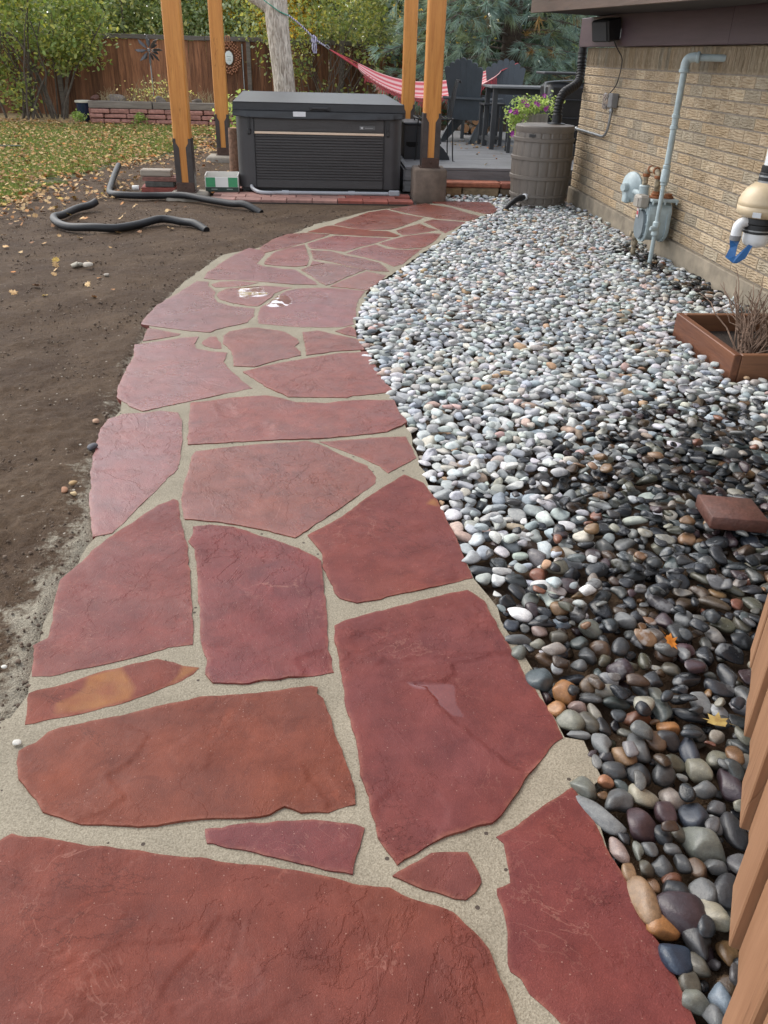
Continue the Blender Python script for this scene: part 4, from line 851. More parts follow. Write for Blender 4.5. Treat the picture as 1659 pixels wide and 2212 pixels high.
for j in range(64):
    b = MB(); a = random.uniform(-.5, 1.2); L = random.uniform(.2,.5); x0, y0 = random.uniform(-.07,.07), random.uniform(-.09,.09)
    dx, dy = random.uniform(-.12,.40), random.uniform(-.2,.4); pts = [(x0,y0,0)]
    for q in range(1, 6):
        t = q/5; pts.append((x0+dx*t+random.gauss(0,.012), y0+dy*t+random.gauss(0,.012), L*t*(1-.2*t)+random.gauss(0,.008)))
    b.tube(pts, [.0055,.005,.0045,.004,.003,.0015], 5)
    q = Vector(pts[3]); b.tube([q, q+Vector((random.uniform(-.08,.12), random.uniform(-.08,.1), random.uniform(.05,.14)))], [.003,.0015], 4)
    b.build('twig', TWIG, ds)
RBR = plain('wet_red_brick', (.115,.042,.028), .6, .4, 30, .6, 90, bd=.006)
lb = MB().box((0,0,0), (.205,.195,.05), .004).build('loose_brick', RBR, None, True, 50, loc=(1.497,2.53,.052)); lb.rotation_euler = (R(-3), R(2), R(-8))
tag(lb, 'wet dark red paving brick lying loose on the pebbles', 'brick')
# ------------------------------------------------------------------ open gate at the near right
GATE = wood('brown_gate_paint', (.235,.118,.060), (.32,.172,.094), 'z', .6, .8)
gd = Vector((GB[0]-GA[0], GB[1]-GA[1])); gl = gd.length; gd.normalize(); gang = math.atan2(gd.y, gd.x)
gt = thing('wooden_gate', 'brown painted wooden picket gate standing open beside the pebbles', 'gate', (GA[0], GA[1], 0), gang)
xs = [0,.095]
while xs[-1] < gl+.3: xs.append(xs[-1]+.148)
for i in range(len(xs)-1):
    w = xs[i+1]-xs[i]-.004; o = MB().box((xs[i]+w/2, .012+(.006 if i % 2 else 0), .045+.004*(i % 3)+.9), (w, .022, 1.8), .003).build('picket', GATE, gt); o.rotation_euler = (0, 0, R(random.uniform(-1.2,.6)))
MB().box((gl/2,.05,.45), (gl,.04,.09), .004).build('rail', GATE, gt); MB().box((gl/2,.05,1.5), (gl,.04,.09), .004).build('rail', GATE, gt)
# ------------------------------------------------------------------ rain barrel and downspout
BAR = plain('taupe_barrel_plastic', (.150,.128,.108), .5, .12, 6)
BARG = plain('barrel_groove', (.085,.072,.062), .6, .1)
bx, by = 2.535, 10.02
rb = thing('rain_barrel', 'taupe plastic rain barrel with moulded staves beside the house corner', 'rain barrel', (bx, by, 0))
def brad(z): return .300+.043*math.sin(math.pi*min(max((z+.05)/1.0, 0), 1))
V, F = [], []; NA, NZ = 120, 26
for i in range(NZ+1):
    z = -.01+.85*i/NZ
    for j in range(NA): w = 2*math.pi*j/NA; rr = brad(z)-(.007 if j % 6 == 0 else 0); V.append((rr*math.cos(w), rr*math.sin(w), z))
for i in range(NZ):
    for j in range(NA): F.append((i*NA+j, i*NA+(j+1) % NA, (i+1)*NA+(j+1) % NA, (i+1)*NA+j))
MB().add(V, F).build('body', BAR, rb, True, 25)
for zc, hh in ((.705,.045),(.515,.042),(.315,.045),(.12,.036),(.03,.03)):
    MB().lathe([(brad(zc-hh/2)-.004,zc-hh/2),(brad(zc)+.014,zc-hh/2+.006),(brad(zc)+.014,zc+hh/2-.006),(brad(zc+hh/2)-.004,zc+hh/2)], 64, caps=False).build('band', BAR, rb, True, 30)
MB().lathe([(.300,.775),(.326,.78),(.330,.80),(.330,.835),(.322,.848),(.27,.853),(.001,.856)], 64).build('lid', BAR, rb, True, 30)
MB().box((-.2,-.262,.752), (.075,.006,.03), .002, Euler((0,0,R(-37)))).build('name_plate', BLK, rb)
MB().lathe([(.033,-.01),(.036,.0),(.036,.03),(.028,.034),(.028,.06)],16,(-.20,-.245,.115),(-.72,-.69,-.05)).build('spigot_fitting', PVC, rb, True, 40)
MB().tube(spline([(-.235,-.28,.112),(-.29,-.33,.11),(-.36,-.38,.085),(-.44,-.44,.03),(-.50,-.49,-.02)],5), [.03]*21, 14).build('overflow_hose', BLKR, rb, True, 60)
MB().lathe([(.034,0),(.037,.003),(.037,.02),(.034,.023)],16,(-.262,-.305,.112),(-.75,-.65,-.05)).build('hose_clamp', BLK, rb, True, 40)
dsp = thing('downspout', 'black corrugated downspout running from the eave into the rain barrel', 'downspout', (2.67, 10.05, .85))
pth = spline([(2.975,10.44,1.66),(2.975,10.43,1.50),(2.972,10.40,1.38),(2.93,10.32,1.27),(2.82,10.2,1.21),(2.72,10.1,1.165),(2.675,10.06,1.08),(2.665,10.05,.97),(2.665,10.05,.86)],14)
MB().tube(pth[8:], [.052 if (i % 4) in (0,1) else .043 for i in range(len(pth)-8)], 18).build('corrugated_pipe', BLKR, dsp, True, 30, world=True)
MB().tube(pth[:18], .047, 18).build('upper_sleeve', BLKR, dsp, True, 50, world=True)
MB().tube([(2.665,10.05,.95),(2.665,10.05,.855)], .056, 18).build('lower_sleeve', BLKR, dsp, True, 50, world=True)
MB().lathe([(.10,0),(.10,.006),(.06,.014),(.058,.02)],24,(2.665,10.05,.857)).build('collar', BLK, dsp, True, 40, world=True)

# unseen house wall and roof, added to block skylight from the near stones
MB().box((WX+.13, -.55, .81), (.25, 7.09, 1.62)).build('unseen_shade_wall', MORT, house, world=True)
v = []
for yy in (-4.0, 2.45): v += [(2.2, yy, zbeam(yy)+.0), (6.5, yy, 3.2), (6.5, yy, 3.25), (2.2, yy, zbeam(yy)+.2)]
MB().add(v, [(0,1,2,3),(7,6,5,4),(0,4,5,1),(1,5,6,2),(2,6,7,3),(3,7,4,0)]).build('unseen_shade_roof', SOFF, house, world=True)
# ------------------------------------------------------------------ pavers round the tub pad
PAV = plain('red_paver', (.30,.12,.09), .8, .35, 12, .3, 80, objcol=True)
pad = tag(MB().box((-.08,11.25,-.028), (2.36,2.75,.04)).build('paver_pad', plain('dark_pad_bed', (.05,.04,.035), .95), None), kind='structure')
pm = new_mesh('paver', *(lambda b: (b.v, b.f))(MB().box((0,0,0), (.285,.195,.05), .006)))
pm.materials.append(PAV)
def paver(x, y, c, rz=0):
    o = link('paver', pm, None, pad, (x, y, -.004+random.uniform(-.003,.003)), (random.uniform(-.012,.012), random.uniform(-.012,.012), rz+random.uniform(-.02,.02))); o.color = (*(np.array(c)*random.uniform(.85,1.12)), 1)
for j, yy in enumerate((9.99, 10.19, 10.39)):
    for i in range(8):
        x = -1.12+.291*i+(.1 if j == 1 else 0)
        if x > 1.0: continue
        paver(x, yy, (.36,.19,.155) if i < 5 else (.31,.085,.06))
for j in range(11):
    for i in range(1): paver(-1.13+.02*(j % 2), 10.6+.2*j, (.30,.14,.11))
# ------------------------------------------------------------------ hot tub
TUB = wood('dark_wood_effect_panel', (.046,.043,.042), (.068,.063,.062), 'x', .5, .5)
TUBS = plain('dark_grey_corner_panel', (.054,.051,.052), .5, .18, 4)
VIN = plain('black_vinyl_cover', (.028,.030,.034), .48, .25, 5, .12, 40)
GOLD = plain('pale_gold_strip', (.72,.56,.42), .35, .1, 3, metal=.2)
ht = thing('hot_tub', 'dark grey hot tub with ribbed front and black vinyl lid', 'hot tub', (-.01, 11.55, 0))
TX0, TX1, TY0, TY1 = -.985, .965, 10.55, 12.55
MB().prism(rrect(TX0, TX1, TY0, TY1, .13, 8), .77, Matrix.Translation((0,0,.06))).build('cabinet', TUBS, ht, True, 40, world=True)
MB().box((-.01,11.55,.045), (1.86,1.9,.05)).build('base_pan', BLK, ht, world=True)
PL, PR_, FYT = -.765, .745, TY0
MB().box(((PL+PR_)/2, FYT, .752), (PR_-PL, .024, .135), .004).build('upper_panel', TUB, ht, world=True)
MB().box(((PL+PR_)/2, FYT-.004, .665), (PR_-PL, .03, .026), .003).build('trim_strip', GOLD, ht, world=True)
sl = new_mesh('slat', *(lambda b: (b.v, b.f))(MB().box((0,0,0), (PR_-PL-.004, .026, .0265), .007))); sl.materials.append(TUB)
for i in range(16): link('slat', sl, None, ht, ((PL+PR_)/2+.01, FYT-11.55, .633-.0308*i))
MB().box(((PL+PR_)/2, FYT, .105), (PR_-PL, .024, .085), .004).build('lower_panel', TUB, ht, world=True)
for xx in (PL-.006, PR_+.006): MB().box((xx, FYT+.002, .44), (.010, .03, .75), .003).build('corner_seam', BLK, ht, world=True)
def lidhalf(y0, y1, z0, z1, name):
    ins = .06; v = [(TX0-.02,y0,.90),(TX1+.015,y0,.90),(TX1+.015,y1,.90),(TX0-.02,y1,.90),(TX0-.015,y0,z0),(TX1+.01,y0,z0),(TX1-ins-.09,y1,z1),(TX0+ins-.03,y1,z1)]
    MB().add(v, [(3,2,1,0),(4,5,6,7),(0,1,5,4),(1,2,6,5),(2,3,7,6),(3,0,4,7)]).build(name, VIN, ht, world=True)
lidhalf(TY0-.03, 11.545, .982, 1.055, 'lid_half'); lidhalf(TY1+.03, 11.555, .982, 1.055, 'lid_half')
for xx in (-.47, .47): pass
MB().tube([(TX0-.015,TY0-.032,.982),(TX1+.01,TY0-.032,.982)], .005, 6).tube([(TX0-.018,TY0-.033,.902),(TX1+.012,TY0-.033,.902)], .005, 6).build('lid_piping', VIN, ht, True, 60, world=True)
V, F = [], []; nx, nz = 70, 7                      # hanging skirt with folds at its corners
for j in range(nz+1):
    for i in range(nx+1):
        u = i/nx; t = j/nz; x = TX0-.02+(TX1-TX0+.035)*u; c = abs(u-.5)*2
        drop = (.086-.03*c**6)*t; y = TY0-.03-.012*t+(.012*math.sin(u*60)+.01*math.sin(u*140))*t*c**5+.004*math.sin(u*19+t*3)*t
        V.append((x, y, .90-drop))
for j in range(nz):
    for i in range(nx): q = j*(nx+1)+i; F.append((q, q+nx+1, q+nx+2, q+1))
sk = MB().add(V, F).build('lid_skirt', VIN, ht, True, 60, world=True); sk.modifiers.new('t', 'SOLIDIFY').thickness = .006
for sx in (-1, 1):                                 # crumpled clear plastic at the corners
    V, F = [], []; cx = TX0+.09 if sx < 0 else TX1-.09
    for j in range(6):
        for i in range(15): V.append((cx+(i-7)*.0155, TY0-.018+random.gauss(0,.008), .832+.009*j+random.gauss(0,.004)))
    for j in range(5):
        for i in range(14): q = j*15+i; F.append((q, q+1, q+16, q+15))
    kp = NT('crumpled_plastic', .18, .8); kp.set('Base Color', (.12,.12,.13)); MB().add(V, F).build('plastic_wrap', kp.m, ht, False, world=True)
MB().box((-.005,TY0-.05,.93), (.2,.02,.028), .008).build('lid_handle', BLK, ht, world=True)
for xx in (-.105, .095): MB().box((xx,TY0-.046,.93), (.035,.014,.04), .003).build('handle_patch', BLK, ht, world=True)
MB().box((-.24,TY0-.05,.868), (.145,.004,.052), 0, Euler((R(6),0,0))).build('care_tag', plain('white_tag', (.75,.76,.77), .5, .05), ht, world=True)
for xx in (-.828, .792):
    s_ = MB().box((xx,TY0-.012,.76), (.028,.012,.14), .003).build('strap', BLK, ht, world=True)
    bk = MB().box((xx,TY0-.02,.675), (.042,.022,.065), .010).build('buckle', BLK, ht, world=True)
bd = MB().box((.548,TY0-.014,.735), (.185,.006,.045), .002).build('badge', plain('badge_grey', (.10,.10,.10), .35, .1), ht, world=True)
WHT = plain('white_print', (.7,.7,.7), .5, .05)
for a in (38, -38): MB().box((-.062,-.005,0), (.034,.002,.008), 0, Euler((0,R(a),0))).build('badge_emblem', WHT, bd, loc=(.548+.01, TY0-.014-11.55, .735))
MB().box((.02,-.005,-.002), (.095,.002,.007)).build('badge_lettering', plain('grey_print', (.3,.3,.3), .5), bd, loc=(.548+.01, TY0-.014-11.55, .735))
cd = thing('electrical_conduit', 'grey electrical conduit lying on the pavers before the hot tub', 'conduit', (0, 10.33, 0))
PVCG = plain('grey_pvc', (.36,.37,.39), .4, .12, 8)
MB().tube(spline([(-.83,10.52,.08),(-.80,10.42,.06),(-.72,10.30,.045),(-.6,10.27,.042),(-.45,10.30,.042),(0,10.315,.042),(.8,10.33,.042)],6), .021, 12).build('pipe', PVCG, cd, True, 60, world=True)
for x in (-.42, .36): MB().tube([(x-.04,10.302+.02*(x>0),.042),(x+.04,10.302+.02*(x>0),.042)], .027, 12).build('coupling', PVCG, cd, True, 60, world=True)
MB().box((.87,10.33,.05), (.13,.06,.06), .01).build('junction_box', PVCG, cd, world=True)
# ------------------------------------------------------------------ pergola posts
PST = wood('orange_stained_post', (.46,.17,.032), (.62,.27,.06), 'z', .42, .9)
STL = plain('weathered_dark_steel', (.07,.055,.05), .5, .35, 14, metal=.35)
STL2 = plain('rusty_steel_base', (.085,.045,.032), .65, .4, 20, metal=.2)
FOOT = plain('brown_stained_concrete', (.17,.125,.095), .9, .4, 7, .4, 60)
CONC2 = plain('pale_concrete_footing', (.30,.26,.21), .9, .35, 8, .4, 60)
def post(x, y, z0, label, foot, rz=0):
    t = thing('pergola_post', label, 'post', (x, y, 0), rz, 'orange pergola posts around the hot tub')
    w = .19
    MB().box((0,0,z0+.1+1.3), (w,w,2.6), .012).build('timber', PST, t)
    pl = [(0,0),(.062,0),(.062,.46),(.03,.51),(.03,.555),(0,.555)]
    for sx in (-1, 1):
        M = Matrix(((sx,0,0,-sx*(w/2+.005)),(0,0,-1,-w/2-.001),(0,1,0,z0+.02),(0,0,0,1)))
        MB().prism(pl, .007, M).build('bracket_face', STL, t)
        MB().box((sx*(w/2+.0045),0,z0+.3), (.008,w-.01,.55), .001).build('bracket_side', STL, t)
    MB().box((0,0,z0+.055), (w+.012,w+.03,.11), .004).build('base_shoe', STL2, t)
    MB().lathe([(.012,0),(.012,.008),(.0,.012)],6,(0,-w/2-.016,z0+.06),(0,-1,0)).build('bolt', STL2, t)
    MB().box((0,0,z0+.005), (w+.05,w+.05,.012), .002).build('base_plate', STL2, t)
    fx, fy, fw_, fd, fz, fm = foot
    MB().box((fx,fy,(z0-.25)/2+fz/2), (fw_,fd,z0+.25), .022).build('footing', fm, t, True, 50)
    return t
post(1.27, 10.29, .352, 'orange pergola post on a tall brown concrete footing', (0,0,.385,.385,0,FOOT))
post(-1.57, 10.36, .03, 'orange pergola post in the soil left of the hot tub', (.03,-.12,.44,.6,0,CONC2))
post(-1.50, 14.02, .06, 'orange pergola post standing behind the slab pile, left of the hot tub', (0,-.1,.5,.5,0,CONC2))
post(1.345, 13.95, .26, 'orange pergola post rising behind the right end of the hot tub', (0,0,.34,.34,0,FOOT))
# ------------------------------------------------------------------ deck and stone ledge
DECK = wood('weathered_grey_deck', (.135,.135,.138), (.23,.23,.235), 'x', .6, .9)
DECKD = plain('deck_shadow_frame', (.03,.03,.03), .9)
dk = thing('deck', 'weathered grey timber deck beside the hot tub', 'deck', (1.03, 10.75, 0))
DX0, DX1, DY0 = 1.03, 4.4, 10.75
bm_ = [new_mesh('deck_board', *(lambda b: (b.v, b.f))(MB().box((0,0,0), (DX1-DX0, .135, .03), .004))) for _ in range(1)]
bm_[0].materials.append(DECK)
for i in range(40): link('deck_board', bm_[0], None, dk, ((DX1-DX0)/2, .055+.1405*i, .286+random.uniform(-.001,.001)), (0,0,random.uniform(-.0006,.0006)))
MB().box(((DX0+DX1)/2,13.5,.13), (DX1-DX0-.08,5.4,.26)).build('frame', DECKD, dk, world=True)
MB().box(((DX0+DX1)/2,DY0+.002,.205), (DX1-DX0,.03,.125), .004).build('fascia_board', DECK, dk, world=True)
MB().box(((DX0+DX1)/2,DY0+.014,.075), (DX1-DX0,.03,.125), .004).build('fascia_board', DECK, dk, world=True)
for zz in (.205,.075): MB().box((DX0-.002,13.5,zz), (.03,5.5,.125), .004).build('side_board', DECK, dk, world=True)
REDS = plain('red_sandstone', (.36,.13,.075), .85, .4, 14, .6, 40, bd=.01, objcol=True)
def rough_block(d, seed, b=.012):
    m = MB().box((0,0,0), d, b); bmx = bmesh.new(); me = new_mesh('t', m.v, m.f); bmx.from_mesh(me)
    bmesh.ops.subdivide_edges(bmx, edges=bmx.edges[:], cuts=2, use_grid_fill=True); r = random.Random(seed)
    for v in bmx.verts: v.co += Vector((r.gauss(0,1), r.gauss(0,1), r.gauss(0,.6)))*min(d)*.035
    bmx.to_mesh(me); bmx.free(); me.name = 'stone_block'; me.shade_smooth(); me.set_sharp_from_angle(angle=R(25)); return me
lg = thing('stone_ledge', 'red and tan sandstone blocks forming a step under the deck', 'stone step', (1.85, 10.6, 0))
for (x, y, z, d, c) in ((1.84,10.60,.138,(.68,.27,.055),(.36,.12,.065)),(2.32,10.62,.13,(.26,.24,.06),(.33,.11,.07)),(1.61,10.61,.055,(.2,.25,.1),(.33,.2,.1)),(1.94,10.60,.055,(.44,.25,.1),(.27,.19,.11)),(2.3,10.64,.05,(.22,.2,.09),(.25,.19,.13))):
    o = link('stone', rough_block(d, int(x*100)), REDS, lg, (x-1.85, y-10.6, z)); o.color = (*c, 1)
# ------------------------------------------------------------------ deck furniture
NAVY = plain('dark_slate_paint', (.05,.062,.074), .5, .2, 9, 0)
NAVL = plain('lighter_slate_paint', (.075,.092,.11), .5, .15, 9, 0)
def adirondack(label, x, y, rz, m):
    t = thing('adirondack_chair', label, 'chair', (x, y, .301), rz, 'slate Adirondack chairs on the deck')
    tilt = Euler((R(14),0,0)).to_matrix()
    hts = [.72,.77,.81,.83,.81,.77,.72]
    for i in range(7):
        xx = (i-3)*.078; h = hts[i]; w = .072; n = 7; w0 = w*.86; w = .094; pl = [(-w0/2,0),(w0/2,0),(w/2,h-.035)]
        for j in range(1, n): a = math.pi*j/n; pl.append((w/2*math.cos(a), h-.035+.035*math.sin(a)))
        pl.append((-w/2,h-.035)); fan = Euler((0,R(2.5*(i-3)),0)).to_matrix()
        M = Matrix.Translation((xx*.8,-.22,.30)) @ tilt.to_4x4() @ fan.to_4x4() @ Matrix(((1,0,0,0),(0,0,-1,0),(0,1,0,0),(0,0,0,1)))
        MB().prism(pl, .02, M).build('back_slat', m, t)
    for i in range(6): MB().box((0,-.16+.085*i,.315+.011*i), (.52,.075,.02), .004, Euler((R(7),0,0))).build('seat_slat', m, t)
    for s in (-1, 1):
        MB().box((s*.30,.04,.57), (.12,.72,.024), .006).build('arm', m, t)
        MB().box((s*.27,.28,.28), (.028,.09,.56), .004).build('front_leg', m, t)
        M = Matrix(((0,0,1,s*.25-.012),(1,0,0,0),(0,1,0,0),(0,0,0,1)))
        MB().prism([(.34,.40),(.34,.28),(-.42,.0),(-.56,.0),(-.56,.05),(-.46,.13),(-.2,.29),(.2,.40)], .024, M).build('rear_leg', m, t)
        MB().box((s*.27,-.27,.45), (.028,.07,.26), .004).build('arm_post', m, t)
    pl = []; n = 10
    for j in range(n+1): u = -1+2*j/n; pl.append((.36*u, -.04*(1-u*u)))
    for j in range(n, -1, -1): u = -1+2*j/n; pl.append((.36*u, -.09-.03*(1-u*u)))
    MB().prism(pl, .026, Matrix.Translation((0,-.26,.575))).build('back_brace', m, t)
    return t
adirondack('slate blue Adirondack chair turned away, left of the bar table', 2.42, 14.42, R(-34), NAVY).scale = (1,1,1.07)
adirondack('slate blue Adirondack chair facing the camera behind the bar table', 2.98, 14.62, R(172), NAVY).scale = (1,1,1.07)
BLKW = plain('charcoal_table_paint', (.048,.05,.054), .5, .2, 9)
bt = thing('bar_table', 'charcoal slatted patio table with grey top on the deck', 'table', (2.95, 13.4, .301))
for i in range(5): MB().box((.0,-.36+.145*i,.825), (1.02,.14,.03), .005).build('top_slat', plain('table_top', (.17,.175,.18), .45, .2, 6) if i == 0 else bpy.data.materials['table_top'], bt)
for sx in (-1, 1):
    for sy in (-1, 1): MB().box((sx*.42,sy*.3,.405), (.07,.07,.81), .006).build('leg', BLKW, bt)
    MB().box((sx*.42,0,.12), (.045,.53,.06), .004).build('stretcher', BLKW, bt)
for sy in (-1, 1): MB().box((0,sy*.3,.77), (.77,.03,.08), .004).build('apron', BLKW, bt)
def stool(label, x, y, rz, h):
    t = thing('patio_stool', label, 'stool', (x, y, .301), rz, 'charcoal stools by the patio table')
    for i in range(3): MB().box((0,-.11+.11*i,h), (.34,.10,.03), .006).build('seat_slat', BLKW, t)
    for sx in (-1, 1):
        for sy in (-1, 1): MB().box((sx*.13,sy*.13,h/2-.01), (.05,.05,h-.02), .004).build('leg', BLKW, t)
        MB().box((sx*.13,0,.1), (.03,.22,.05), .003).build('stretcher', BLKW, t)
stool('charcoal stool at the left end of the patio table', 2.62, 13.75, R(5), .57)
stool('charcoal stool in front of the patio table beside the petunias', 2.83, 12.75, R(-6), .53)
IRON = plain('black_wrought_iron', (.014,.014,.015), .5, .2)
wc = thing('iron_chair', 'black wrought iron wire chair behind the right pergola post', 'chair', (1.46, 11.75, .301))
for (x, y) in ((-.23,-.27),(.25,-.34),(-.23,.25),(.26,.25)):
    MB().tube(spline([(x*1.08,y*1.08,0),(x*1.0,y*1.0,.02),(x*.95,y*.95,.25),(x*.9,y*.9,.49)],3), .009, 6).build('leg', IRON, wc, True)
MB().tube([(-.23,-.27,.49),(.24,-.31,.49),(.25,.24,.49),(-.22,.24,.49),(-.23,-.27,.49)], .010, 6).build('seat_ring', IRON, wc, True)
for i in range(9): MB().tube([(-.2+.05*i,-.28,.49),(-.2+.05*i,.24,.49)], .004, 5).build('seat_wire', IRON, wc, True)
for i in range(5):
    yy = -.2+.1*i; MB().tube(spline([(.22,yy,.49),(.25,yy*.9,.66),(.28,yy*.7,.84),(.31,yy*.6,.93),(.34,yy*.5,.90)],4), .006, 6).build('back_wire', IRON, wc, True)
ss = thing('spa_steps', 'black plastic two-step spa steps beside the hot tub', 'steps', (1.09, 12.0, .301))
M = Matrix(((1,0,0,0),(0,0,1,-.45),(0,1,0,0),(0,0,0,1)))
SPA = plain('spa_step_plastic', (.022,.026,.033), .5, .2, 6)
MB().prism([(0,0),(.60,0),(.595,.03),(.52,.13),(.45,.185),(.30,.195),(.265,.22),(.235,.30),(.225,.40),(0,.41)], .62, M).build('body', SPA, ss)
MB().box((.11,-.14,.425), (.25,.66,.03), .01).build('tread', SPA, ss); MB().box((.37,-.14,.205), (.22,.66,.03), .01).build('tread', SPA, ss)
MB().prism([(.02,.17),(.06,.15),(.13,.15),(.17,.17),(.17,.21),(.02,.21)], .01, Matrix.Translation((0,-.006,0)) @ M).build('hand_hole_shade', plain('hole_shade_black', (.003,.003,.003), .9), ss)  # black plate stands for the shaded opening of the hand hole
fp = thing('stump_planter', 'hollow wooden stump planter on the deck holding petunias', 'planter', (2.82, 11.65, .301))
STMP = wood('grey_stump_wood', (.20,.18,.155), (.36,.33,.29), 'z', .8, 1.4)
MB().lathe([(.15,0),(.155,.2),(.145,.45),(.15,.57),(.13,.575),(.12,.5),(.001,.49)], 14).build('stump', STMP, fp, True, 25)
gr_ = thing('covered_grill', 'black covered barbecue grill on the deck behind the house corner', 'grill', (3.36, 12.35, .301))
MB().box((0,0,.55), (.62,.55,.75), .06).build('cover', BLK, gr_, True, 40); MB().box((-.02,0,1.03), (.74,.5,.03), .008).build('shelf', BLKW, gr_)
for z in (.25,.5,.72): MB().tube([(-.45,-.3,z),(.35,-.3,z)], .011, 6).build('rail', IRON, gr_, True)
MB().tube(spline([(-.36,-.28,.74),(-.37,-.28,.88),(-.32,-.28,.93),(0,-.28,.955)],4), .009, 6).build('handle', GALV, gr_, True)
for lx in (-.28, .28): MB().box((lx,0,.1), (.04,.45,.2), .004).build('leg', BLKW, gr_)
BARK = plain('log_bark', (.075,.052,.036), .9, .5, 20, .8, 30, bd=.02)
LOGE = plain('cut_log_end', (.50,.27,.13), .8, .25, 30)
for i, (x, y, z) in enumerate(((2.70,15.75,.53),(2.52,15.75,.40),(2.69,15.76,.365),(2.86,15.75,.37))):
    t = thing('firewood_log', ['short firewood log with pale cut end seen under the left Adirondack chair','dark firewood log leftmost in the low pile on the deck','dark firewood log below the pale-ended log','dark firewood log rightmost in the low pile on the deck'][i], 'log', (x, y, z), 0, 'firewood logs on the deck')
    MB().lathe([(.075,-.2),(.08,0),(.078,.2)], 16, (0,0,0), (0,1,0)).build('bark', BARK, t, True, 40); MB().lathe([(.07,0),(.069,.004)], 16, (0,-.204,0), (0,1,0)).build('cut_end', LOGE, t)
# ------------------------------------------------------------------ pipes, slabs, tray on the soil
for lab, pts in (('thick black poly pipe curled on the bare soil nearest the path', [(-2.36,9.26),(-2.407,9.182),(-2.49,8.983),(-2.55,8.68),(-2.57,8.444),(-2.47,8.2),(-2.318,8.04),(-2.087,7.95),(-1.891,7.99),(-1.727,8.2),(-1.547,8.42),(-1.345,8.37),(-1.213,8.27),(-1.086,8.13)]),
                 ('thick black poly pipe running past the footing of the left pergola post', [(-2.64,11.75),(-2.60,11.3),(-2.52,10.7),(-2.43,10.2),(-2.29,9.92),(-2.044,9.9),(-1.811,9.98),(-1.538,9.92),(-1.25,9.71),(-.974,9.49),(-.82,9.36),(-.64,9.22)])):
    k_ = len(pts); p3 = [(x, y, .032+(.05*max(0,1-i/2.)*0)+.018*math.sin(i*1.1)**2-(.05 if i == k_-1 else 0)) for i, (x, y) in enumerate(pts)]
    if 'footing' in lab: p3[0] = (p3[0][0], p3[0][1], .14); p3[1] = (p3[1][0], p3[1][1], .09)
    else: p3[0] = (p3[0][0], p3[0][1], .07)
    tag(MB().tube(spline(p3,6), .036, 14).build('poly_pipe', BLKR, None, True, 60), lab, 'pipe', 'black pipes on the soil')
tag(MB().tube(spline([(-7.6,14.1,.03),(-6.6,14.0,.03),(-6.0,14.3,.03),(-5.3,14.9,.03),(-4.9,15.0,.03)],6), .014, 8).build('garden_hose', plain('dark_green_hose', (.015,.03,.02), .5), None, True, 60), 'thin dark garden hose lying across the lawn', 'hose')
GREYW = wood('weathered_grey_wood', (.23,.19,.15), (.38,.33,.27), 'x', .85, 1.3)
for i, (d, z, c, nm, lab) in enumerate((((.40,.32,.055),.025,(.30,.08,.06),'slab','red slab lowest in the pile by the left pergola post'),((.33,.28,.06),.085,(.10,.095,.085),'slab','dark grey stone slab second lowest in the pile by the left pergola post'),((.42,.26,.045),.138,(.24,.11,.085),'slab','dull red slab second from the top of the pile by the left pergola post'))):
    o = link('stone_slab', rough_block(d, 60+i, .006), REDS, None, (-1.93+.02*i, 10.62, z), (0,0,R(4-3*i))); o.color = (*c, 1); tag(o, lab, 'slab', 'slabs piled by the left pergola post')
o = MB().box((0,0,0), (.36,.18,.075), .01).build('timber_offcut', GREYW, None, loc=(-1.95,10.62,.20)); tag(o, 'weathered grey timber offcut lying on top of the slab pile', 'timber')
o = MB().lathe([(.028,0),(.03,.005),(.03,.075),(.028,.08)], 14, (0,0,0), (1,0,.05)).build('tin_can', plain('can_white', (.6,.58,.55), .4), None, True, 40, loc=(-2.24,10.55,.03)); tag(o, 'small pale can lying on soil left of the slab pile', 'can')
tr = thing('cardboard_tray', 'green and white cardboard tray on the pavers beside the hot tub', 'box', (-1.18, 10.6, .022), R(3))
GRN = plain('green_print', (.05,.30,.13), .5, .25, 9); CWH = plain('white_card', (.72,.72,.68), .6, .08); DGR = plain('dark_green_print', (.02,.04,.03), .5)
MB().box((0,-.16,.105), (.385,.008,.11), .001).build('front_panel', CWH, tr); MB().box((0,.16,.10), (.385,.008,.17), .001).build('back_panel', CWH, tr)
for s in (-1, 1): MB().box((s*.191,0,.09), (.008,.315,.18), .001).build('side_panel', CWH, tr)
for s in (-1, 1): MB().box((s*.13,-.1655,.105), (.11,.002,.105)).build('green_panel', GRN, tr)
MB().box((0,-.163,.025), (.386,.008,.05), .001).build('dark_band', DGR, tr)
for s in (-1, 1): MB().box((s*.09,-.168,.028), (.07,.002,.008)).build('printed_line', plain('pale_print', (.35,.4,.36), .5), tr)
MB().box((0,0,.06), (.37,.31,.07)).build('contents', plain('sandy_contents', (.33,.24,.15), .9, .4, 30, .8, 50, bd=.02), tr)
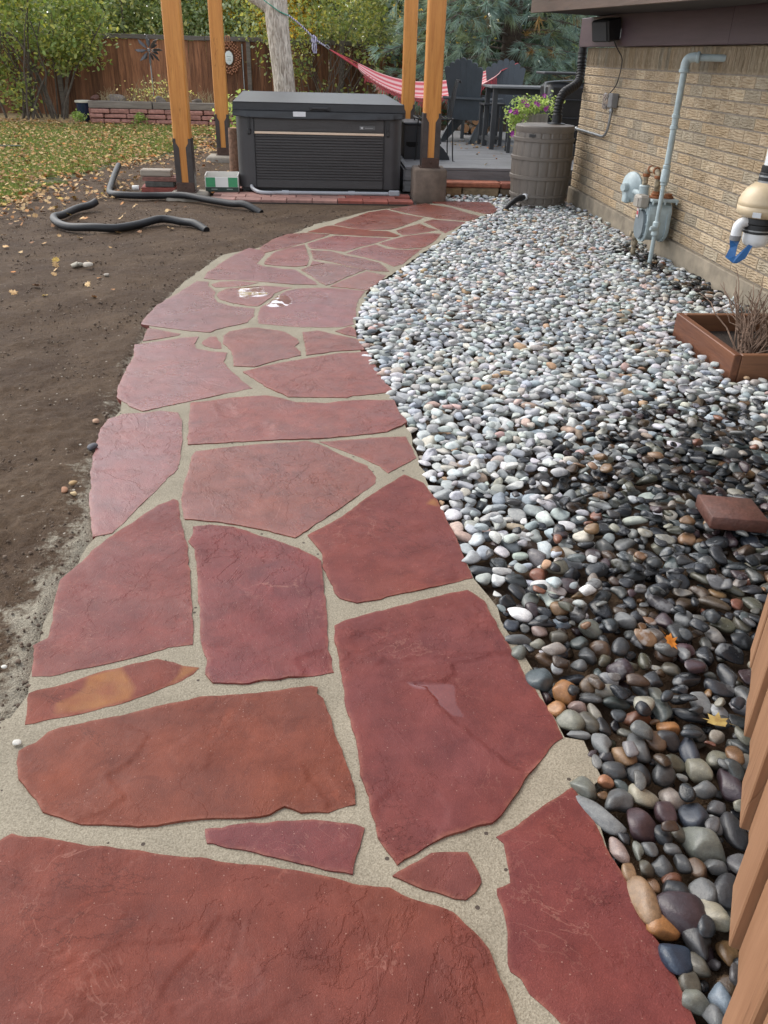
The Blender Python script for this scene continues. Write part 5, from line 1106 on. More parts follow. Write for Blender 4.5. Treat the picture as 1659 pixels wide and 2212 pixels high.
# ------------------------------------------------------------------ back fence
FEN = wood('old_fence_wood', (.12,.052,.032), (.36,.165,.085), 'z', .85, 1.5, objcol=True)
FENR = wood('grey_fence_rail', (.10,.085,.075), (.19,.165,.145), 'x', .85, 1.2)
FYF = 23.0
fn = thing('back_fence', 'tall weathered brown board fence closing the back of the yard', 'fence', (-4, FYF, 0))
fpm = [new_mesh('fence_picket', *(lambda b: (b.v, b.f))(MB().box((0,0,0), (.1408,.02,1.68), .004))) for _ in range(1)]; fpm[0].materials.append(FEN)
x = -13.0
while x < 5.2:
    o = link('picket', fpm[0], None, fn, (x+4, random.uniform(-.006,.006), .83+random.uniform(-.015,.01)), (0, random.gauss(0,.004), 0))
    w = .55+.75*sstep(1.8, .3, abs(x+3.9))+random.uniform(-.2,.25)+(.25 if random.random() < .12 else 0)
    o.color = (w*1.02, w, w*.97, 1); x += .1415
for x0, x1, z in ((-13,-7.4,1.66),(-7.4,-5.1,1.69),(-5.1,-2.75,1.715),(-2.75,-1.4,1.72),(-1.4,1.2,1.70),(1.2,5.2,1.72)):
    MB().box(((x0+x1)/2,FYF-.03,z), (x1-x0-.01,.06,.095), .006).build('top_rail', FENR, fn, world=True)
for xx in (-8.6,-6.3,-1.72,.55,2.9): MB().box((xx,FYF-.06,.86), (.1,.09,1.72), .006).build('post', FENR, fn, world=True)
tag(MB().tube([(-1.86,FYF-.05,0),(-1.87,FYF-.05,1.62)], .016, 8).build('fence_conduit', GALV, None, True, 50), 'thin grey metal pipe standing against the fence right of the sunburst', 'pipe')
# sunburst ornament
COP = plain('copper_beads', (.52,.24,.14), .4, .4, 40, metal=.3)
sb = thing('sunburst_ornament', 'round copper bead wreath with white oval plaque hung on the fence', 'ornament', (-2.2, FYF-.05, 1.32))
for q in range(3):
    b = MB(); n = (26,32,36)[q]; rr = (.18,.23,.275)[q]
    for j in range(n):
        w = 2*math.pi*(j+.5*q)/n; k1 = 1+.06*math.sin(j*2.4); v, f = ico(1); c = np.array([rr*k1*math.cos(w), random.uniform(-.01,.01), 1.22*rr*k1*math.sin(w)])
        b.add([tuple(p) for p in v*np.array([.026,.016,.028])+c], [tuple(g) for g in f])
    b.build('bead_ring', COP, sb, True, 80)
MB().lathe([(.001,.012),(.10,.012),(.115,.008),(.12,.0),(.12,-.01)], 28, (0,-.012,0), (0,-1,0)).build('plaque', plain('white_plaque', (.72,.76,.74), .4, .05), sb, True, 40).scale = (.85,1,1.25)
for zz, ww in ((.03,.10),(-.02,.07),(-.05,.09)): MB().box((0,-.028,zz), (ww,.002,.009)).build('plaque_line', plain('plaque_grey', (.4,.45,.43), .5), sb)
b = MB()
for s in (-1,0,1): b.tube(spline([(s*.03,0,.30),(s*.05,-.01,.38),(s*.035,-.01,.45),(s*.03,0,.47)],3), .012, 6)
b.build('hanging_loops', COP, sb, True, 80)
# ------------------------------------------------------------------ sandstone planter bed
rw = thing('raised_bed', 'raised garden bed of red sandstone blocks capped with grey timbers', 'garden bed', (-3.5, 20.4, 0))
for cidx in range(3):
    x = -5.06+(.0,-.02,.02)[cidx]; zc = .05+.1*cidx
    while x < -1.9:
        L = random.uniform(.26,.62); L = min(L, -1.85-x); o = link('block', rough_block((L-.014,.22,random.uniform(.075,.095)), int(x*1000)+cidx, .016), REDS, rw, (x+L/2+3.5, (.08+random.uniform(-.03,.03)), zc+random.uniform(-.006,.004))); b = random.uniform(.85,1.15)
        o.color = (.42*b,.205*b,.165*b,1); x += L
for y0 in (20.8,):
    x = -5.06; MB().box((-5.0,20.85,.15), (.2,.75,.30), .01).build('end_block', REDS, rw, world=True).color = (.33,.15,.12,1)
GT = wood('grey_landscape_timber', (.15,.125,.105), (.27,.235,.20), 'x', .9, 1.3)
for x0, x1 in ((-5.08,-3.70),(-3.69,-1.85)): MB().box(((x0+x1)/2,20.47,.375), (x1-x0-.008,.16,.145), .012).build('cap_timber', GT, rw, True, 40, world=True)
MB().box((-3.45,20.95,.2), (3.0,.85,.4)).build('soil', DIRT, rw, world=True)
kp = NT('cobalt_glaze', .15, .6); kp.set('Base Color', (.012,.022,.05))
bp_ = thing('blue_pot', 'dark blue glazed flower pot with cream rim beside the raised bed', 'pot', (-5.27, 20.75, .0))
MB().lathe([(.10,.0),(.13,.1),(.155,.25),(.165,.38),(.15,.39),(.14,.36),(.001,.35)], 24).build('body', kp.m, bp_, True, 40); MB().lathe([(.155,.385),(.18,.39),(.182,.42),(.165,.43),(.15,.42),(.15,.39)], 24, caps=False).build('rim', plain('cream_rim', (.6,.55,.45), .4), bp_, True, 40)
ROCK = plain('grey_brown_rock', (.24,.20,.17), .9, .4, 10, .6, 40, bd=.01)
for i, (x, y, z, s, lab) in enumerate(((-4.55,20.75,.46,(.22,.13,.11),'flat grey rock on the left end of the raised bed'),(-3.52,20.5,.49,(.13,.1,.09),'tilted grey rock on the timber beside the wind spinner pole'),(-2.75,20.7,.45,(.16,.11,.07),'pale rock at the right of the raised bed'),(-4.95,20.5,.48,(.1,.09,.07),'small red stone on the left corner of the raised bed'))):
    o = link('garden_rock', np_mesh('garden_rock', PS[3][i][0]*np.array(s), PS[3][i][1]), ROCK if i != 3 else RBR, None, (x, y, z), (0,R(10*i),R(40*i))); tag(o, lab, 'rock', 'rocks in the raised bed')
SPM = plain('spinner_metal', (.13,.125,.13), .35, .3, 12, metal=.6)
ws = thing('wind_spinner', 'metal leaf-bladed wind spinner on a thin pole in the raised bed', 'wind spinner', (-3.73, 20.9, .4))
MB().tube([(0,0,0),(.0,0,1.05)], .013, 8).build('pole', GALV, ws, True)
MB().lathe([(.03,-.02),(.04,0),(.03,.02)], 12, (0,-.05,1.04), (0,1,0)).build('hub', SPM, ws, True)
for ring, n, rr, yo in ((0,8,.30,-.06),(1,7,.22,-.02)):
    for j in range(n):
        w = 2*math.pi*(j+.4*ring)/n; pl = [(.05,0),(.12,.035),(rr*.75,.048),(rr,0),(rr*.75,-.02),(.12,-.02)]
        M = Matrix.Translation((0,yo,1.04)) @ Matrix.Rotation(w,4,'Y') @ Matrix.Rotation(R(35),4,'X') @ Matrix(((1,0,0,0),(0,0,1,0),(0,1,0,0),(0,0,0,1)))
        MB().prism(pl, .006, M).build('blade', SPM, ws)
# ------------------------------------------------------------------ foliage kit
def k_leaf(name, rough=.55, tr=.42):
    k = NT(name, rough, .35); c = k.attr('Col')['Color']; k.set('Base Color', c)
    t = k.n('ShaderNodeBsdfTranslucent', {'Color':k.mix(1., c, (1.2,1.25,.7), 'MULTIPLY')}).outputs[0]
    m = k.n('ShaderNodeMixShader', {0:tr,1:k.b.outputs[0],2:t}); k.t.links.new(m.outputs[0], k.t.nodes['Material Output'].inputs['Surface']); return k.m
LEAFM = k_leaf('broad_leaves')
LQ = np.array([(-.5,0,0),(-.12,.30,.05),(.30,.26,.03),(.55,0,-.06),(.30,-.26,.03),(-.12,-.30,.05)]); LF = np.array([(0,1,2,3),(0,3,4,5)])
def leaves(P, size, cols, seed, droop=.3, jit=.35):
    r = np.random.default_rng(seed); n = len(P); a = r.uniform(0, 2*np.pi, n); tilt = r.normal(droop, .55, n); roll = r.normal(0, .7, n); s = size*r.uniform(1-jit, 1+jit, n)
    ca, sa, ct, st, cr, sr = np.cos(a), np.sin(a), np.cos(tilt), np.sin(tilt), np.cos(roll), np.sin(roll)
    q = LQ[None]*s[:,None,None]; x, y, z = q[...,0], q[...,1], q[...,2]
    y, z = y*cr[:,None]-z*sr[:,None], y*sr[:,None]+z*cr[:,None]
    x, z = x*ct[:,None]+z*st[:,None], -x*st[:,None]+z*ct[:,None]
    x, y = x*ca[:,None]-y*sa[:,None], x*sa[:,None]+y*ca[:,None]
    V = np.stack([x,y,z],-1)+P[:,None,:]; F = (LF[None]+(np.arange(n)*6)[:,None,None]).reshape(-1,4)
    c = np.array(cols)[r.integers(0, len(cols), n)]*2.6*r.uniform(.6,1.3,(n,1)); C = np.concatenate([np.repeat(c,6,0), np.ones((n*6,1))],1)
    return V.reshape(-1,3), F, C
def clumps(c, rad, n, seed, per=26, spread=.28, shell=.55):
    r = np.random.default_rng(seed); k = max(1, n//per); d = r.normal(size=(k,3)); d /= np.linalg.norm(d,axis=1)[:,None]
    u = shell+(1-shell)*r.random(k)**.6; q = d*u[:,None]*np.array(rad)*(1+.22*np.sin(d[:,:1]*5+seed)+.15*np.sin(d[:,2:]*7+seed*2)); sp = spread*np.mean(rad)
    P = np.repeat(q, per, 0)+r.normal(size=(k*per,3))*sp*np.array([1,1,.7]); return P+np.array(c)
def crown(t, P, size, cols, seed, mat=None, name='crown', droop=.3):
    V, F, C = leaves(P-np.array(t.location), size, cols, seed, droop); me = np_mesh(name, V, F, False); attr_col(me, 'Col', C); return link(name, me, mat or LEAFM, t)
BRK = plain('grey_brown_stem', (.13,.105,.085), .9, .4, 12, .5, 40)
def limbs(b, base, n, h, sp, r0, seed, bend=.25):
    r = random.Random(seed)
    for j in range(n):
        a = r.uniform(0, 6.283); s = sp*r.uniform(.25,1); L = h*r.uniform(.7,1.05); x0, y0 = base[0]+r.gauss(0,.1*sp), base[1]+r.gauss(0,.1*sp); pts = []
        for q in range(7): t = q/6; pts.append((x0+math.cos(a)*s*t**1.4+r.gauss(0,.02), y0+math.sin(a)*s*t**1.4*.7+r.gauss(0,.02), base[2]+L*t))
        k = r0*r.uniform(.6,1.1); b.tube(pts, [k*(1-.11*q) for q in range(7)], 6)
        for m_ in range(2):
            p = Vector(pts[r.randint(3,5)]); b.tube([p, p+Vector((r.uniform(-.3,.3), r.uniform(-.2,.2), r.uniform(.25,.5)))], [k*.5, k*.2], 5)
# lilac thicket at the left
sh = thing('lilac_bush', 'big multi-stemmed green bush at the left end of the back fence', 'bush', (-6.35, 21.6, 0))
for j in range(22):
    b = MB(); limbs(b, (-.1+random.gauss(0,.35), random.gauss(0,.2), 0), 1, 2.3, 1.6, .032, 500+j); b.build('stem', BRK, sh, True, 60)
P = np.concatenate([clumps((-6.5,21.5,2.15), (1.75,1.0,1.0), 7000, 11, 20, .15), clumps((-5.55,21.3,1.75), (.75,.6,.75), 1500, 12, 20, .2), clumps((-7.6,21.3,1.1), (.8,.6,.5), 900, 13, 18, .25), clumps((-6.9,21.2,.55), (.7,.5,.35), 420, 14, 14, .3), clumps((-5.6,21.3,1.2), (.45,.4,.25), 320, 15, 14, .3)])
crown(sh, P, .09, [(.10,.13,.04),(.14,.155,.05),(.075,.10,.035),(.19,.18,.05),(.12,.13,.06)], 21)
# twiggy shrub behind the trunk
s2 = thing('twiggy_bush', 'bare-stemmed bush with olive leaves in front of the fence, right of the trunk', 'bush', (.35, 22.2, 0))
for j in range(22):
    b = MB(); limbs(b, (random.gauss(0,.3), random.gauss(0,.2), 0), 1, 2.2, 1.5, .02, 540+j); b.build('stem', BRK, s2, True, 60)
crown(s2, np.concatenate([clumps((.35,22.1,2.5), (1.9,.9,.85), 4600, 31, 18, .16), clumps((-.7,22.0,1.45), (.6,.5,.7), 700, 32, 16, .28), clumps((1.2,22.1,1.6), (.9,.5,.5), 450, 33, 14, .3), clumps((.3,22.1,.5), (1.1,.5,.25), 260, 34, 12, .4)]), .08, [(.085,.105,.035),(.12,.125,.045),(.16,.15,.05),(.07,.085,.035)], 35)
# trees beyond the fence
GREENS = {'green':[(.10,.13,.06),(.14,.17,.08),(.08,.10,.05),(.18,.19,.10),(.22,.21,.08)], 'olive':[(.14,.145,.055),(.18,.17,.065),(.11,.115,.05),(.25,.21,.06)], 'yellow':[(.42,.30,.05),(.52,.36,.06),(.30,.25,.06),(.18,.18,.06)], 'pale':[(.16,.19,.115),(.20,.225,.14),(.12,.15,.085)]}
TREES = [(-13.5,27,'green','dark green leafy tree beyond the fence at the far left'),(-10.6,26,'olive','olive leafy tree beyond the fence behind the lilac bush'),(-7.9,27.5,'pale','pale green tree beyond the fence right of the lilac bush'),(-5.4,26.5,'green','mid green tree beyond the fence left of the front pergola post'),(-3.2,27.2,'pale','pale grey-green tree beyond the fence behind the left pergola posts'),(-1.5,27.5,'yellow','golden yellow tree beyond the fence left of the grey trunk'),(.9,27,'green','green tree beyond the fence behind the hammock rope'),(3.6,28.5,'yellow','yellow-leaved tree glimpsed beyond the fence by the right pergola posts'),(7.2,27,'green','dark green tree beyond the fence behind the pine')]
for i, (x, y, kind, lab) in enumerate(TREES):
    t = thing('backyard_tree', lab, 'tree', (x, y, 0), 0, 'trees beyond the fence'); b = MB(); limbs(b, (0,0,0), 5, 3.6, 1.5, .07, 600+i); b.build('trunk', BRK, t, True, 60)
    h = 2.9+random.uniform(-.2,.2)
    crown(t, np.concatenate([clumps((x,y,h), (1.9,1.2,1.7), 8600, 70+i, 26, .15, .4), clumps((x+.4,y-.4,h-1.1), (1.6,.8,.7), 2400, 90+i, 20, .2)]), .115, GREENS[kind], 110+i)
for i, (x, kind, lab) in enumerate(((-12.5,'pale','tall pale tree in the far row behind the lilac bush'),(-7.2,'green','tall green tree in the far row left of the pergola posts'),(-2.6,'olive','tall olive tree in the far row behind the left pergola posts'),(2.2,'pale','tall pale tree in the far row behind the hammock'))):
    t = thing('distant_tree', lab, 'tree', (x, 34, 0), 0, 'far row of trees'); b = MB(); limbs(b, (0,0,0), 4, 5, 2, .09, 650+i); b.build('trunk', BRK, t, True, 60)
    crown(t, clumps((x,34,3.9), (3.6,1.4,2.9), 8000, 95+i, 30, .13, .2), .2, GREENS[kind], 125+i)
# grey trunk that carries the hammock
def k_bark():
    k = NT('furrowed_grey_bark', .92, .2); P = k.obj(); w = k.noise(k.scale(P, (22,22,5)), 1.2, 6, .6, 1.2); n = k.noise(P, 9, 4)
    c = k.mix(k.ramp(w, .36, .62), (.30,.255,.21), (.74,.67,.59)); k.set('Base Color', k.mix(k.ramp(n, .3, .7), k.mix(1., c, (.8,.78,.75), 'MULTIPLY'), c)); k.set('Normal', k.bump(w, .9, .03)); return k.m
gtree = thing('grey_tree', 'grey furrowed tree trunk forking behind the hot tub', 'tree', (-.58, 15.0, 0))
tb = MB().tube(spline([(.06,0,-.05),(.03,0,.5),(.0,0,1.1),(-.05,0,1.6),(-.08,0,2.05),(-.05,0,2.6),(.05,.1,3.4)],5), [.21,.19,.185,.18,.178,.176,.175,.174,.173,.172,.171,.17,.17,.17,.17,.17,.172,.176,.178,.18,.178,.17,.165,.16,.155,.15,.145,.14,.135,.13,.12], 20)
tb.build('trunk', k_bark(), gtree, True, 80)
MB().tube(spline([(-.05,0,1.92),(-.2,0,2.08),(-.40,0,2.2),(-.75,0,2.4),(-1.2,0,2.9)],5), [.11,.11,.108,.105,.10,.098,.096,.094,.092,.09,.088,.085,.082,.08,.078,.075,.07,.068,.065,.06,.055], 14).build('branch', gtree.children[0].data.materials[0], gtree, True, 80)
crown(gtree, clumps((-.9,15.2,4.6), (1.9,1.6,.9), 1500, 131, 20, .2), .12, GREENS['yellow']+GREENS['olive'], 132)
# ------------------------------------------------------------------ pine beyond the deck
pine = thing('pine_tree', 'long-needled blue-green pine overhanging the back of the deck', 'pine tree', (3.7, 18.2, 0))
MB().tube([(0,0,0),(.05,0,2),(0,0,5.5)], [.22,.18,.08], 12).build('trunk', BARK, pine, True, 60)
r = np.random.default_rng(17); NV_, NF_, NC_ = [], [], []; off = 0; tw = MB()
def tuft(p, d, L, n, col):
    global off
    d = d/np.linalg.norm(d); q = d[None]*1.0+r.normal(size=(n,3))*.42; q /= np.linalg.norm(q,axis=1)[:,None]; q[:,2] -= .22
    ln = L*r.uniform(.7,1.1,n); base = p[None]+d[None]*r.uniform(0,.10,(n,1)); tip = base+q*ln[:,None]; side = np.cross(q, r.normal(size=(n,3))); side /= np.linalg.norm(side,axis=1)[:,None]; w = .0075
    v = np.stack([base-side*w, base+side*w, tip+side*w*.4],1).reshape(-1,3); NV_.append(v); NF_.append(np.arange(3*n).reshape(n,3)+off); off += 3*n
    c = np.array(col)[None]*r.uniform(.7,1.3,(n,1)); NC_.append(np.concatenate([np.repeat(c,3,0),np.ones((3*n,1))],1))
NEED = [(.22,.31,.27),(.28,.38,.33),(.16,.23,.20),(.33,.42,.35),(.25,.30,.17)]
for k in range(150):
    z0 = r.uniform(.9, 4.6); a = r.uniform(0, 2*np.pi); L = (2.9-.30*z0)*r.uniform(.6,1.1)
    if math.sin(a) > .55: continue
    st_ = np.array([0,0,z0]); pts = []
    for q in range(6): t = q/5; pts.append(st_+np.array([math.cos(a)*L*t, math.sin(a)*L*t*.9, .35*t-.75*t*t*L*.4]))
    tw.tube([tuple(p) for p in pts], [.022,.018,.014,.011,.008,.005], 5)
    for q in range(13):
        t = r.uniform(.3,1); p = st_+np.array([math.cos(a)*L*t, math.sin(a)*L*t*.9, .35*t-.75*t*t*L*.4]); sd = np.array([math.cos(a)+r.normal()*.7, math.sin(a)+r.normal()*.7, -.35+r.normal()*.35])
        e = p+sd/np.linalg.norm(sd)*r.uniform(.1,.3); tw.tube([tuple(p), tuple(e)], [.006,.004], 4); col = NEED[int(r.integers(0,5))]
        if r.random() < .05: col = (.33,.20,.07)
        tuft(e, sd, .24, 36, col)
tw.build('branches', BRK, pine, True, 60)
me = np_mesh('needles', np.concatenate(NV_), np.concatenate(NF_), False); attr_col(me, 'Col', np.concatenate(NC_)); link('needles', me, k_leaf('pine_needles', .5, .2), pine)
pine_dark = thing('pine_shade_backing', 'dark leaf mass added behind the pine for its shaded interior', 'tree', (4.2, 21.5, 0)); MB().tube([(0,0,0),(0,0,3)], [.12,.06], 8).build('trunk', BARK, pine_dark, True)  # dark leaf colours stand in for the shaded depth of the pine
crown(pine_dark, clumps((4.0,21.3,2.2), (3.0,.9,2.2), 6500, 141, 26, .14, .3), .16, [(.025,.038,.025),(.04,.055,.035),(.018,.028,.02)], 142)
# small plants
bs = thing('small_green_bush', 'small light green bush between the hot tub and the left pergola posts', 'bush', (-1.35, 14.6, 0)); MB().tube([(0,0,0),(0,0,.5)], [.02,.01], 6).build('stem', BRK, bs, True)
crown(bs, clumps((-1.3,14.6,.5), (.28,.25,.42), 520, 151, 16, .3), .06, [(.16,.22,.06),(.11,.16,.05),(.22,.25,.09)], 152)
lp = thing('bark_log_post', 'upright bark-covered log beside the left corner of the hot tub', 'log', (-1.16, 12.2, 0)); MB().lathe([(.09,-.02),(.085,.2),(.08,.4),(.078,.58),(.05,.585)], 14).build('bark', plain('brown_fibrous_bark', (.26,.15,.095), .95, .5, 24, .8, 40, bd=.02), lp, True, 40)
MB().lathe([(.05,0),(.001,.002)], 12, (0,0,.586)).build('top', LOGE, lp)
dp = thing('dry_bed_plants', 'tangle of dry beige stalks growing in the raised bed', 'plants', (-3.6, 20.9, .4)); dp['kind'] = 'stuff'
b = MB()
for j in range(240):
    x, y = random.uniform(-1.3,1.6), random.uniform(-.35,.35); h = random.uniform(.08,.4)*(1.5 if -.5 < x < .45 else .8); a = random.uniform(0,6.28); sp_ = random.uniform(.02,.22)
    b.tube(spline([(x,y,0),(x+sp_*.3*math.cos(a),y,h*.6),(x+sp_*math.cos(a),y+sp_*math.sin(a)*.5,h)],2), [.006,.005,.004,.003,.002], 4)
dso = b.build('dry_stalks', plain('straw', (.40,.31,.17), .9, .4, 20), dp); tag(dso, kind='stuff')
crown(dp, clumps((-3.7,20.85,.62), (.75,.3,.25), 420, 161, 12, .35, .1), .05, [(.38,.30,.15),(.30,.26,.11),(.20,.22,.08)], 162, None, 'dry_leaves')
for i, (x, y) in enumerate(((-5.25,20.2),(-3.95,20.25))):
    wd = thing('weed_clump', ['green weed clump at the left corner of the raised bed','green weed clump against the middle of the sandstone blocks'][i], 'weed', (x, y, 0), 0, 'weeds along the raised bed'); crown(wd, clumps((x,y,.12), (.17,.12,.12), 170, 171+i, 10, .3, .1), .055, [(.10,.14,.04),(.15,.18,.06)], 173+i, None, 'leaves')
    MB().tube([(0,0,0),(0,0,.15)], [.01,.004], 5).build('stem', BRK, wd)
# petunias spilling from the stump
pt = thing('petunias', 'purple petunias trailing from the wooden stump planter', 'flowers', (2.78, 11.6, .86))
crown(pt, np.concatenate([clumps((2.80,11.6,.95), (.26,.15,.11), 700, 181, 14, .3, .1), clumps((2.55,11.55,.80), (.12,.1,.20), 480, 182, 12, .35, .1)]), .036, [(.16,.20,.07),(.22,.25,.11),(.11,.15,.05)], 183, None, 'leaves')
PUR = plain('magenta_petal', (.45,.02,.40), .5, .25, 30)
fm = MB()
for q in range(5):
    a = q*2*math.pi/5; fm.add([(0,0,0),(.02*math.cos(a-.5),.02*math.sin(a-.5),.008),(.034*math.cos(a),.034*math.sin(a),.012),(.02*math.cos(a+.5),.02*math.sin(a+.5),.008)],[(0,1,2,3)])
fme = new_mesh('petunia_bloom', fm.v, fm.f); fme.materials.append(PUR)
for (x, y, z) in ((2.42,11.42,.90),(2.45,11.40,.885),(2.49,11.42,.91),(2.51,11.45,.89),(2.57,11.44,1.02),(2.60,11.45,1.03),(2.62,11.43,.98),(2.63,11.42,.97),(2.74,11.46,1.0),(2.77,11.43,.985),(2.84,11.45,1.09),(2.86,11.44,.95),(2.87,11.42,.935),(2.89,11.43,.965),(2.47,11.41,.66),(2.46,11.4,.63)):
    link('bloom', fme, None, pt, (x-2.78, y-11.6, z-.86), (R(random.uniform(50,110)), R(random.uniform(-30,30)), R(random.uniform(-40,40))))
# ------------------------------------------------------------------ hammock
hm = thing('hammock', 'red and white striped hammock with fringe slung behind the pergola posts', 'hammock', (1.5, 15.0, 1.0))
HC = spline([(.62,15,1.31),(.95,15,1.16),(1.33,15,1.055),(1.75,15,1.02),(2.29,15,1.085),(2.65,15,1.20),(2.95,15,1.30)], 8); nU = len(HC); nVv = 44
V, F, C = [], [], []
for i, p in enumerate(HC):
    u = i/(nU-1); w = math.sin(math.pi*min(max(u*.96+.03,0),1))**.55
    for j in range(nVv+1):
        t = j/nVv; s_ = (t-.5)*2; y = p.y+s_*.33*w; z = p.z-.22*w*(1-s_*s_)+.06*s_*w+.03-(.10*w if s_ < -.7 else 0)*(-(s_+.7)/.3)
        V.append((p.x, y, z)); st_ = (j//2) % 2; c = (.58,.12,.14) if st_ else (.72,.50,.49); C.append((*c,1))
for i in range(nU-1):
    for j in range(nVv): q = i*(nVv+1)+j; F.append((q, q+1, q+nVv+2, q+nVv+1))
kh = NT('striped_cotton', .9, .2); kh.set('Base Color', kh.attr('Col')['Color'])
me = new_mesh('fabric', [(a-1.5, b_-15, c-1) for a, b_, c in V], F, True); attr_col(me, 'Col', np.array(C)); fo = link('fabric', me, kh.m, hm); fo.modifiers.new('t','SOLIDIFY').thickness = .004
FRG = plain('pink_fringe', (.60,.10,.12), .9, .3, 30); b = MB()
for i in range(3, nU-4):
    e = V[i*(nVv+1)]
    for q in range(3):
        x = e[0]-1.5+q*.017; L = .10+.05*math.sin(i*.9)+random.uniform(-.015,.015); b.tube([(x, e[1]-15.004, e[2]-1), (x+.01, e[1]-15.01, e[2]-1-L*.5), (x+random.uniform(-.015,.015), e[1]-15.012, e[2]-1-L)], [.005,.004,.005], 4)
    if i % 2: b.tube([(e[0]-1.53, e[1]-15.008, e[2]-1.045), (e[0]-1.47, e[1]-15.008, e[2]-1.06)], .004, 4)
fg = b.build('fringe', FRG, hm)
b = MB()
for j in range(9):
    q = V[0+int(j*nVv/8)]; b.tube([(.16-1.5,0,.54), (q[0]-1.5,q[1]-15,q[2]-1)], [.006,.005], 5)
    q = V[(nU-1)*(nVv+1)+int(j*nVv/8)]; b.tube([(3.25-1.5,.1,.42), (q[0]-1.5,q[1]-15,q[2]-1)], [.006,.005], 5)
b.build('end_cords', FRG, hm)
MB().tube(spline([(.16-1.5,0,.54),(.12-1.5,0,.56),(.09-1.5,0,.585),(.12-1.5,0,.60),(.165-1.5,0,.56)],3), .009, 6).build('clip', GALV, hm, True)
def k_rope():
    k = NT('purple_white_rope', .9, .2); P = k.obj(); w = k.n('ShaderNodeTexWave', {'Vector':P,'Scale':11.,'Distortion':1.}).outputs['Fac']; k.set('Base Color', k.mix(k.ramp(w,.35,.6), (.10,.08,.20), (.62,.60,.68))); return k.m
rp = thing('hammock_rope', 'purple and white rope tying the hammock to the grey tree', 'rope', (-.1, 15, 1.7))
MB().tube(spline([(-.38,-.1,.29),(-.2,-.05,.17),(.03,0,-.02),(.19,0,-.115)],5), .013, 7).build('line', k_rope(), rp, True)
RM = rp.children[0].data.materials[0]
b = MB().tube(spline([(.0,0,.02),(.05,-.03,-.02),(.02,-.03,-.07),(-.02,0,-.03),(.05,.0,-.05)],4), .02, 7); b.build('knot', RM, rp, True)
for q in range(3): MB().tube(spline([(.02,0,-.03),(.02+.03*q-.03,-.02,-.12),(.04+.02*q-.03,-.02,-.22)],3), .011, 6).build('tail', RM, rp, True)
ts = thing('tree_strap', 'green strap wrapped round the grey trunk above the rope', 'strap', (-.66, 15, 2.0)); MB().tube(spline([(-.25,-.16,.22),(-.1,-.19,.12),(.05,-.19,.03),(.19,-.12,-.02)],5), .018, 6, flat=.4).build('webbing', plain('teal_webbing', (.05,.30,.22), .7), ts, True)
# ------------------------------------------------------------------ lawn, fallen leaves, soil crumbs, stones
def ex_lawn(y): return np.interp(y, [7.6,8.0,8.4,9.2,9.8,11.2,12.0,12.9,13.6,15,60], [-5.5,-3.15,-2.95,-2.9,-2.8,-2.75,-2.6,-2.4,-2.0,-1.6,-1.6])
r = np.random.default_rng(23); n = 190000; gy = 7.6+13.2*r.random(n)**1.25; gx = -1.6-gy*.38*r.random(n)-.2
e = gx-ex_lawn(gy); keep = (fbm(gx*1.7, gy*1.7, 201, 4)*.9+.05 > sstep(-1.6, .25, e)*.95) & (gy < 20.2-.4*fbm(gx*2, gy*2, 5)); gx, gy = gx[keep], gy[keep]; n = len(gx)
h = r.uniform(.022,.05,n); a = r.uniform(0,6.28,n); w = .0045+.0002*gy; lx = r.normal(0,.018,n); ly = r.normal(0,.018,n)
V = np.stack([np.stack([gx-np.cos(a)*w, gy-np.sin(a)*w, np.full(n,-.004)],1), np.stack([gx+np.cos(a)*w, gy+np.sin(a)*w, np.full(n,-.004)],1), np.stack([gx+lx, gy+ly, h],1)],1).reshape(-1,3)
c = np.array([(.14,.205,.05),(.19,.235,.07),(.12,.175,.045),(.32,.28,.11)])[r.integers(0,4,n)]*r.uniform(.7,1.3,(n,1))
me = np_mesh('lawn_grass', V, np.arange(3*n).reshape(n,3), False); attr_col(me, 'Col', np.concatenate([np.repeat(c,3,0), np.ones((3*n,1))],1)); tag(link('lawn_grass', me, k_leaf('grass_blades', .6, .3)), 'short green lawn strewn with fallen leaves', 'grass', kind='stuff')
LOUT = [(-.5,0),(-.36,.22),(-.42,.40),(-.12,.30),(.0,.50),(.14,.28),(.44,.30),(.34,.10),(.62,0),(.34,-.12),(.42,-.32),(.12,-.28),(-.02,-.5),(-.14,-.28),(-.42,-.36),(-.34,-.18)]
def leaf_mesh(seed, stem=True):
    q = random.Random(seed); cu = q.uniform(.2,.7); cv = q.uniform(-.5,.6); V = [(0,0,.06)]
    for x, y in LOUT: x *= q.uniform(.85,1.1); y *= q.uniform(.8,1.1); V.append((x, y, cu*y*y+cv*.5*x*x+q.uniform(-.03,.06)))
    F = [(0,i,i % len(LOUT)+1) for i in range(1,len(LOUT)+1)]
    if stem: k = len(V); V += [(-.5,.012,.1),(-.5,-.012,.1),(-.95,0,.02)]; F.append((k,k+1,k+2))
    return new_mesh('fallen_leaf', V, F, True)
def k_dry(objcol):
    k = NT('fallen_leaf_'+('single' if objcol else 'many'), .75, .3); c = k.oi()['Color'] if objcol else k.attr('Col')['Color']; n = k.noise(k.pos(), 60, 4)
    k.set('Base Color', k.mix(k.ramp(n,.35,.7), k.mix(1., c, (.6,.5,.42), 'MULTIPLY'), c)); return k.m
DRYS, DRYM = k_dry(True), k_dry(False); LM = [leaf_mesh(i) for i in range(6)]
for m_ in LM: m_.materials.append(DRYS)
LC = [((.46,.31,.15),5,'tan'),((.52,.38,.20),5,'pale tan'),((.38,.19,.07),3,'orange brown'),((.45,.33,.09),2,'yellow'),((.24,.135,.07),3,'brown'),((.52,.21,.05),1,'bright orange')]
pts = []; tries = 0
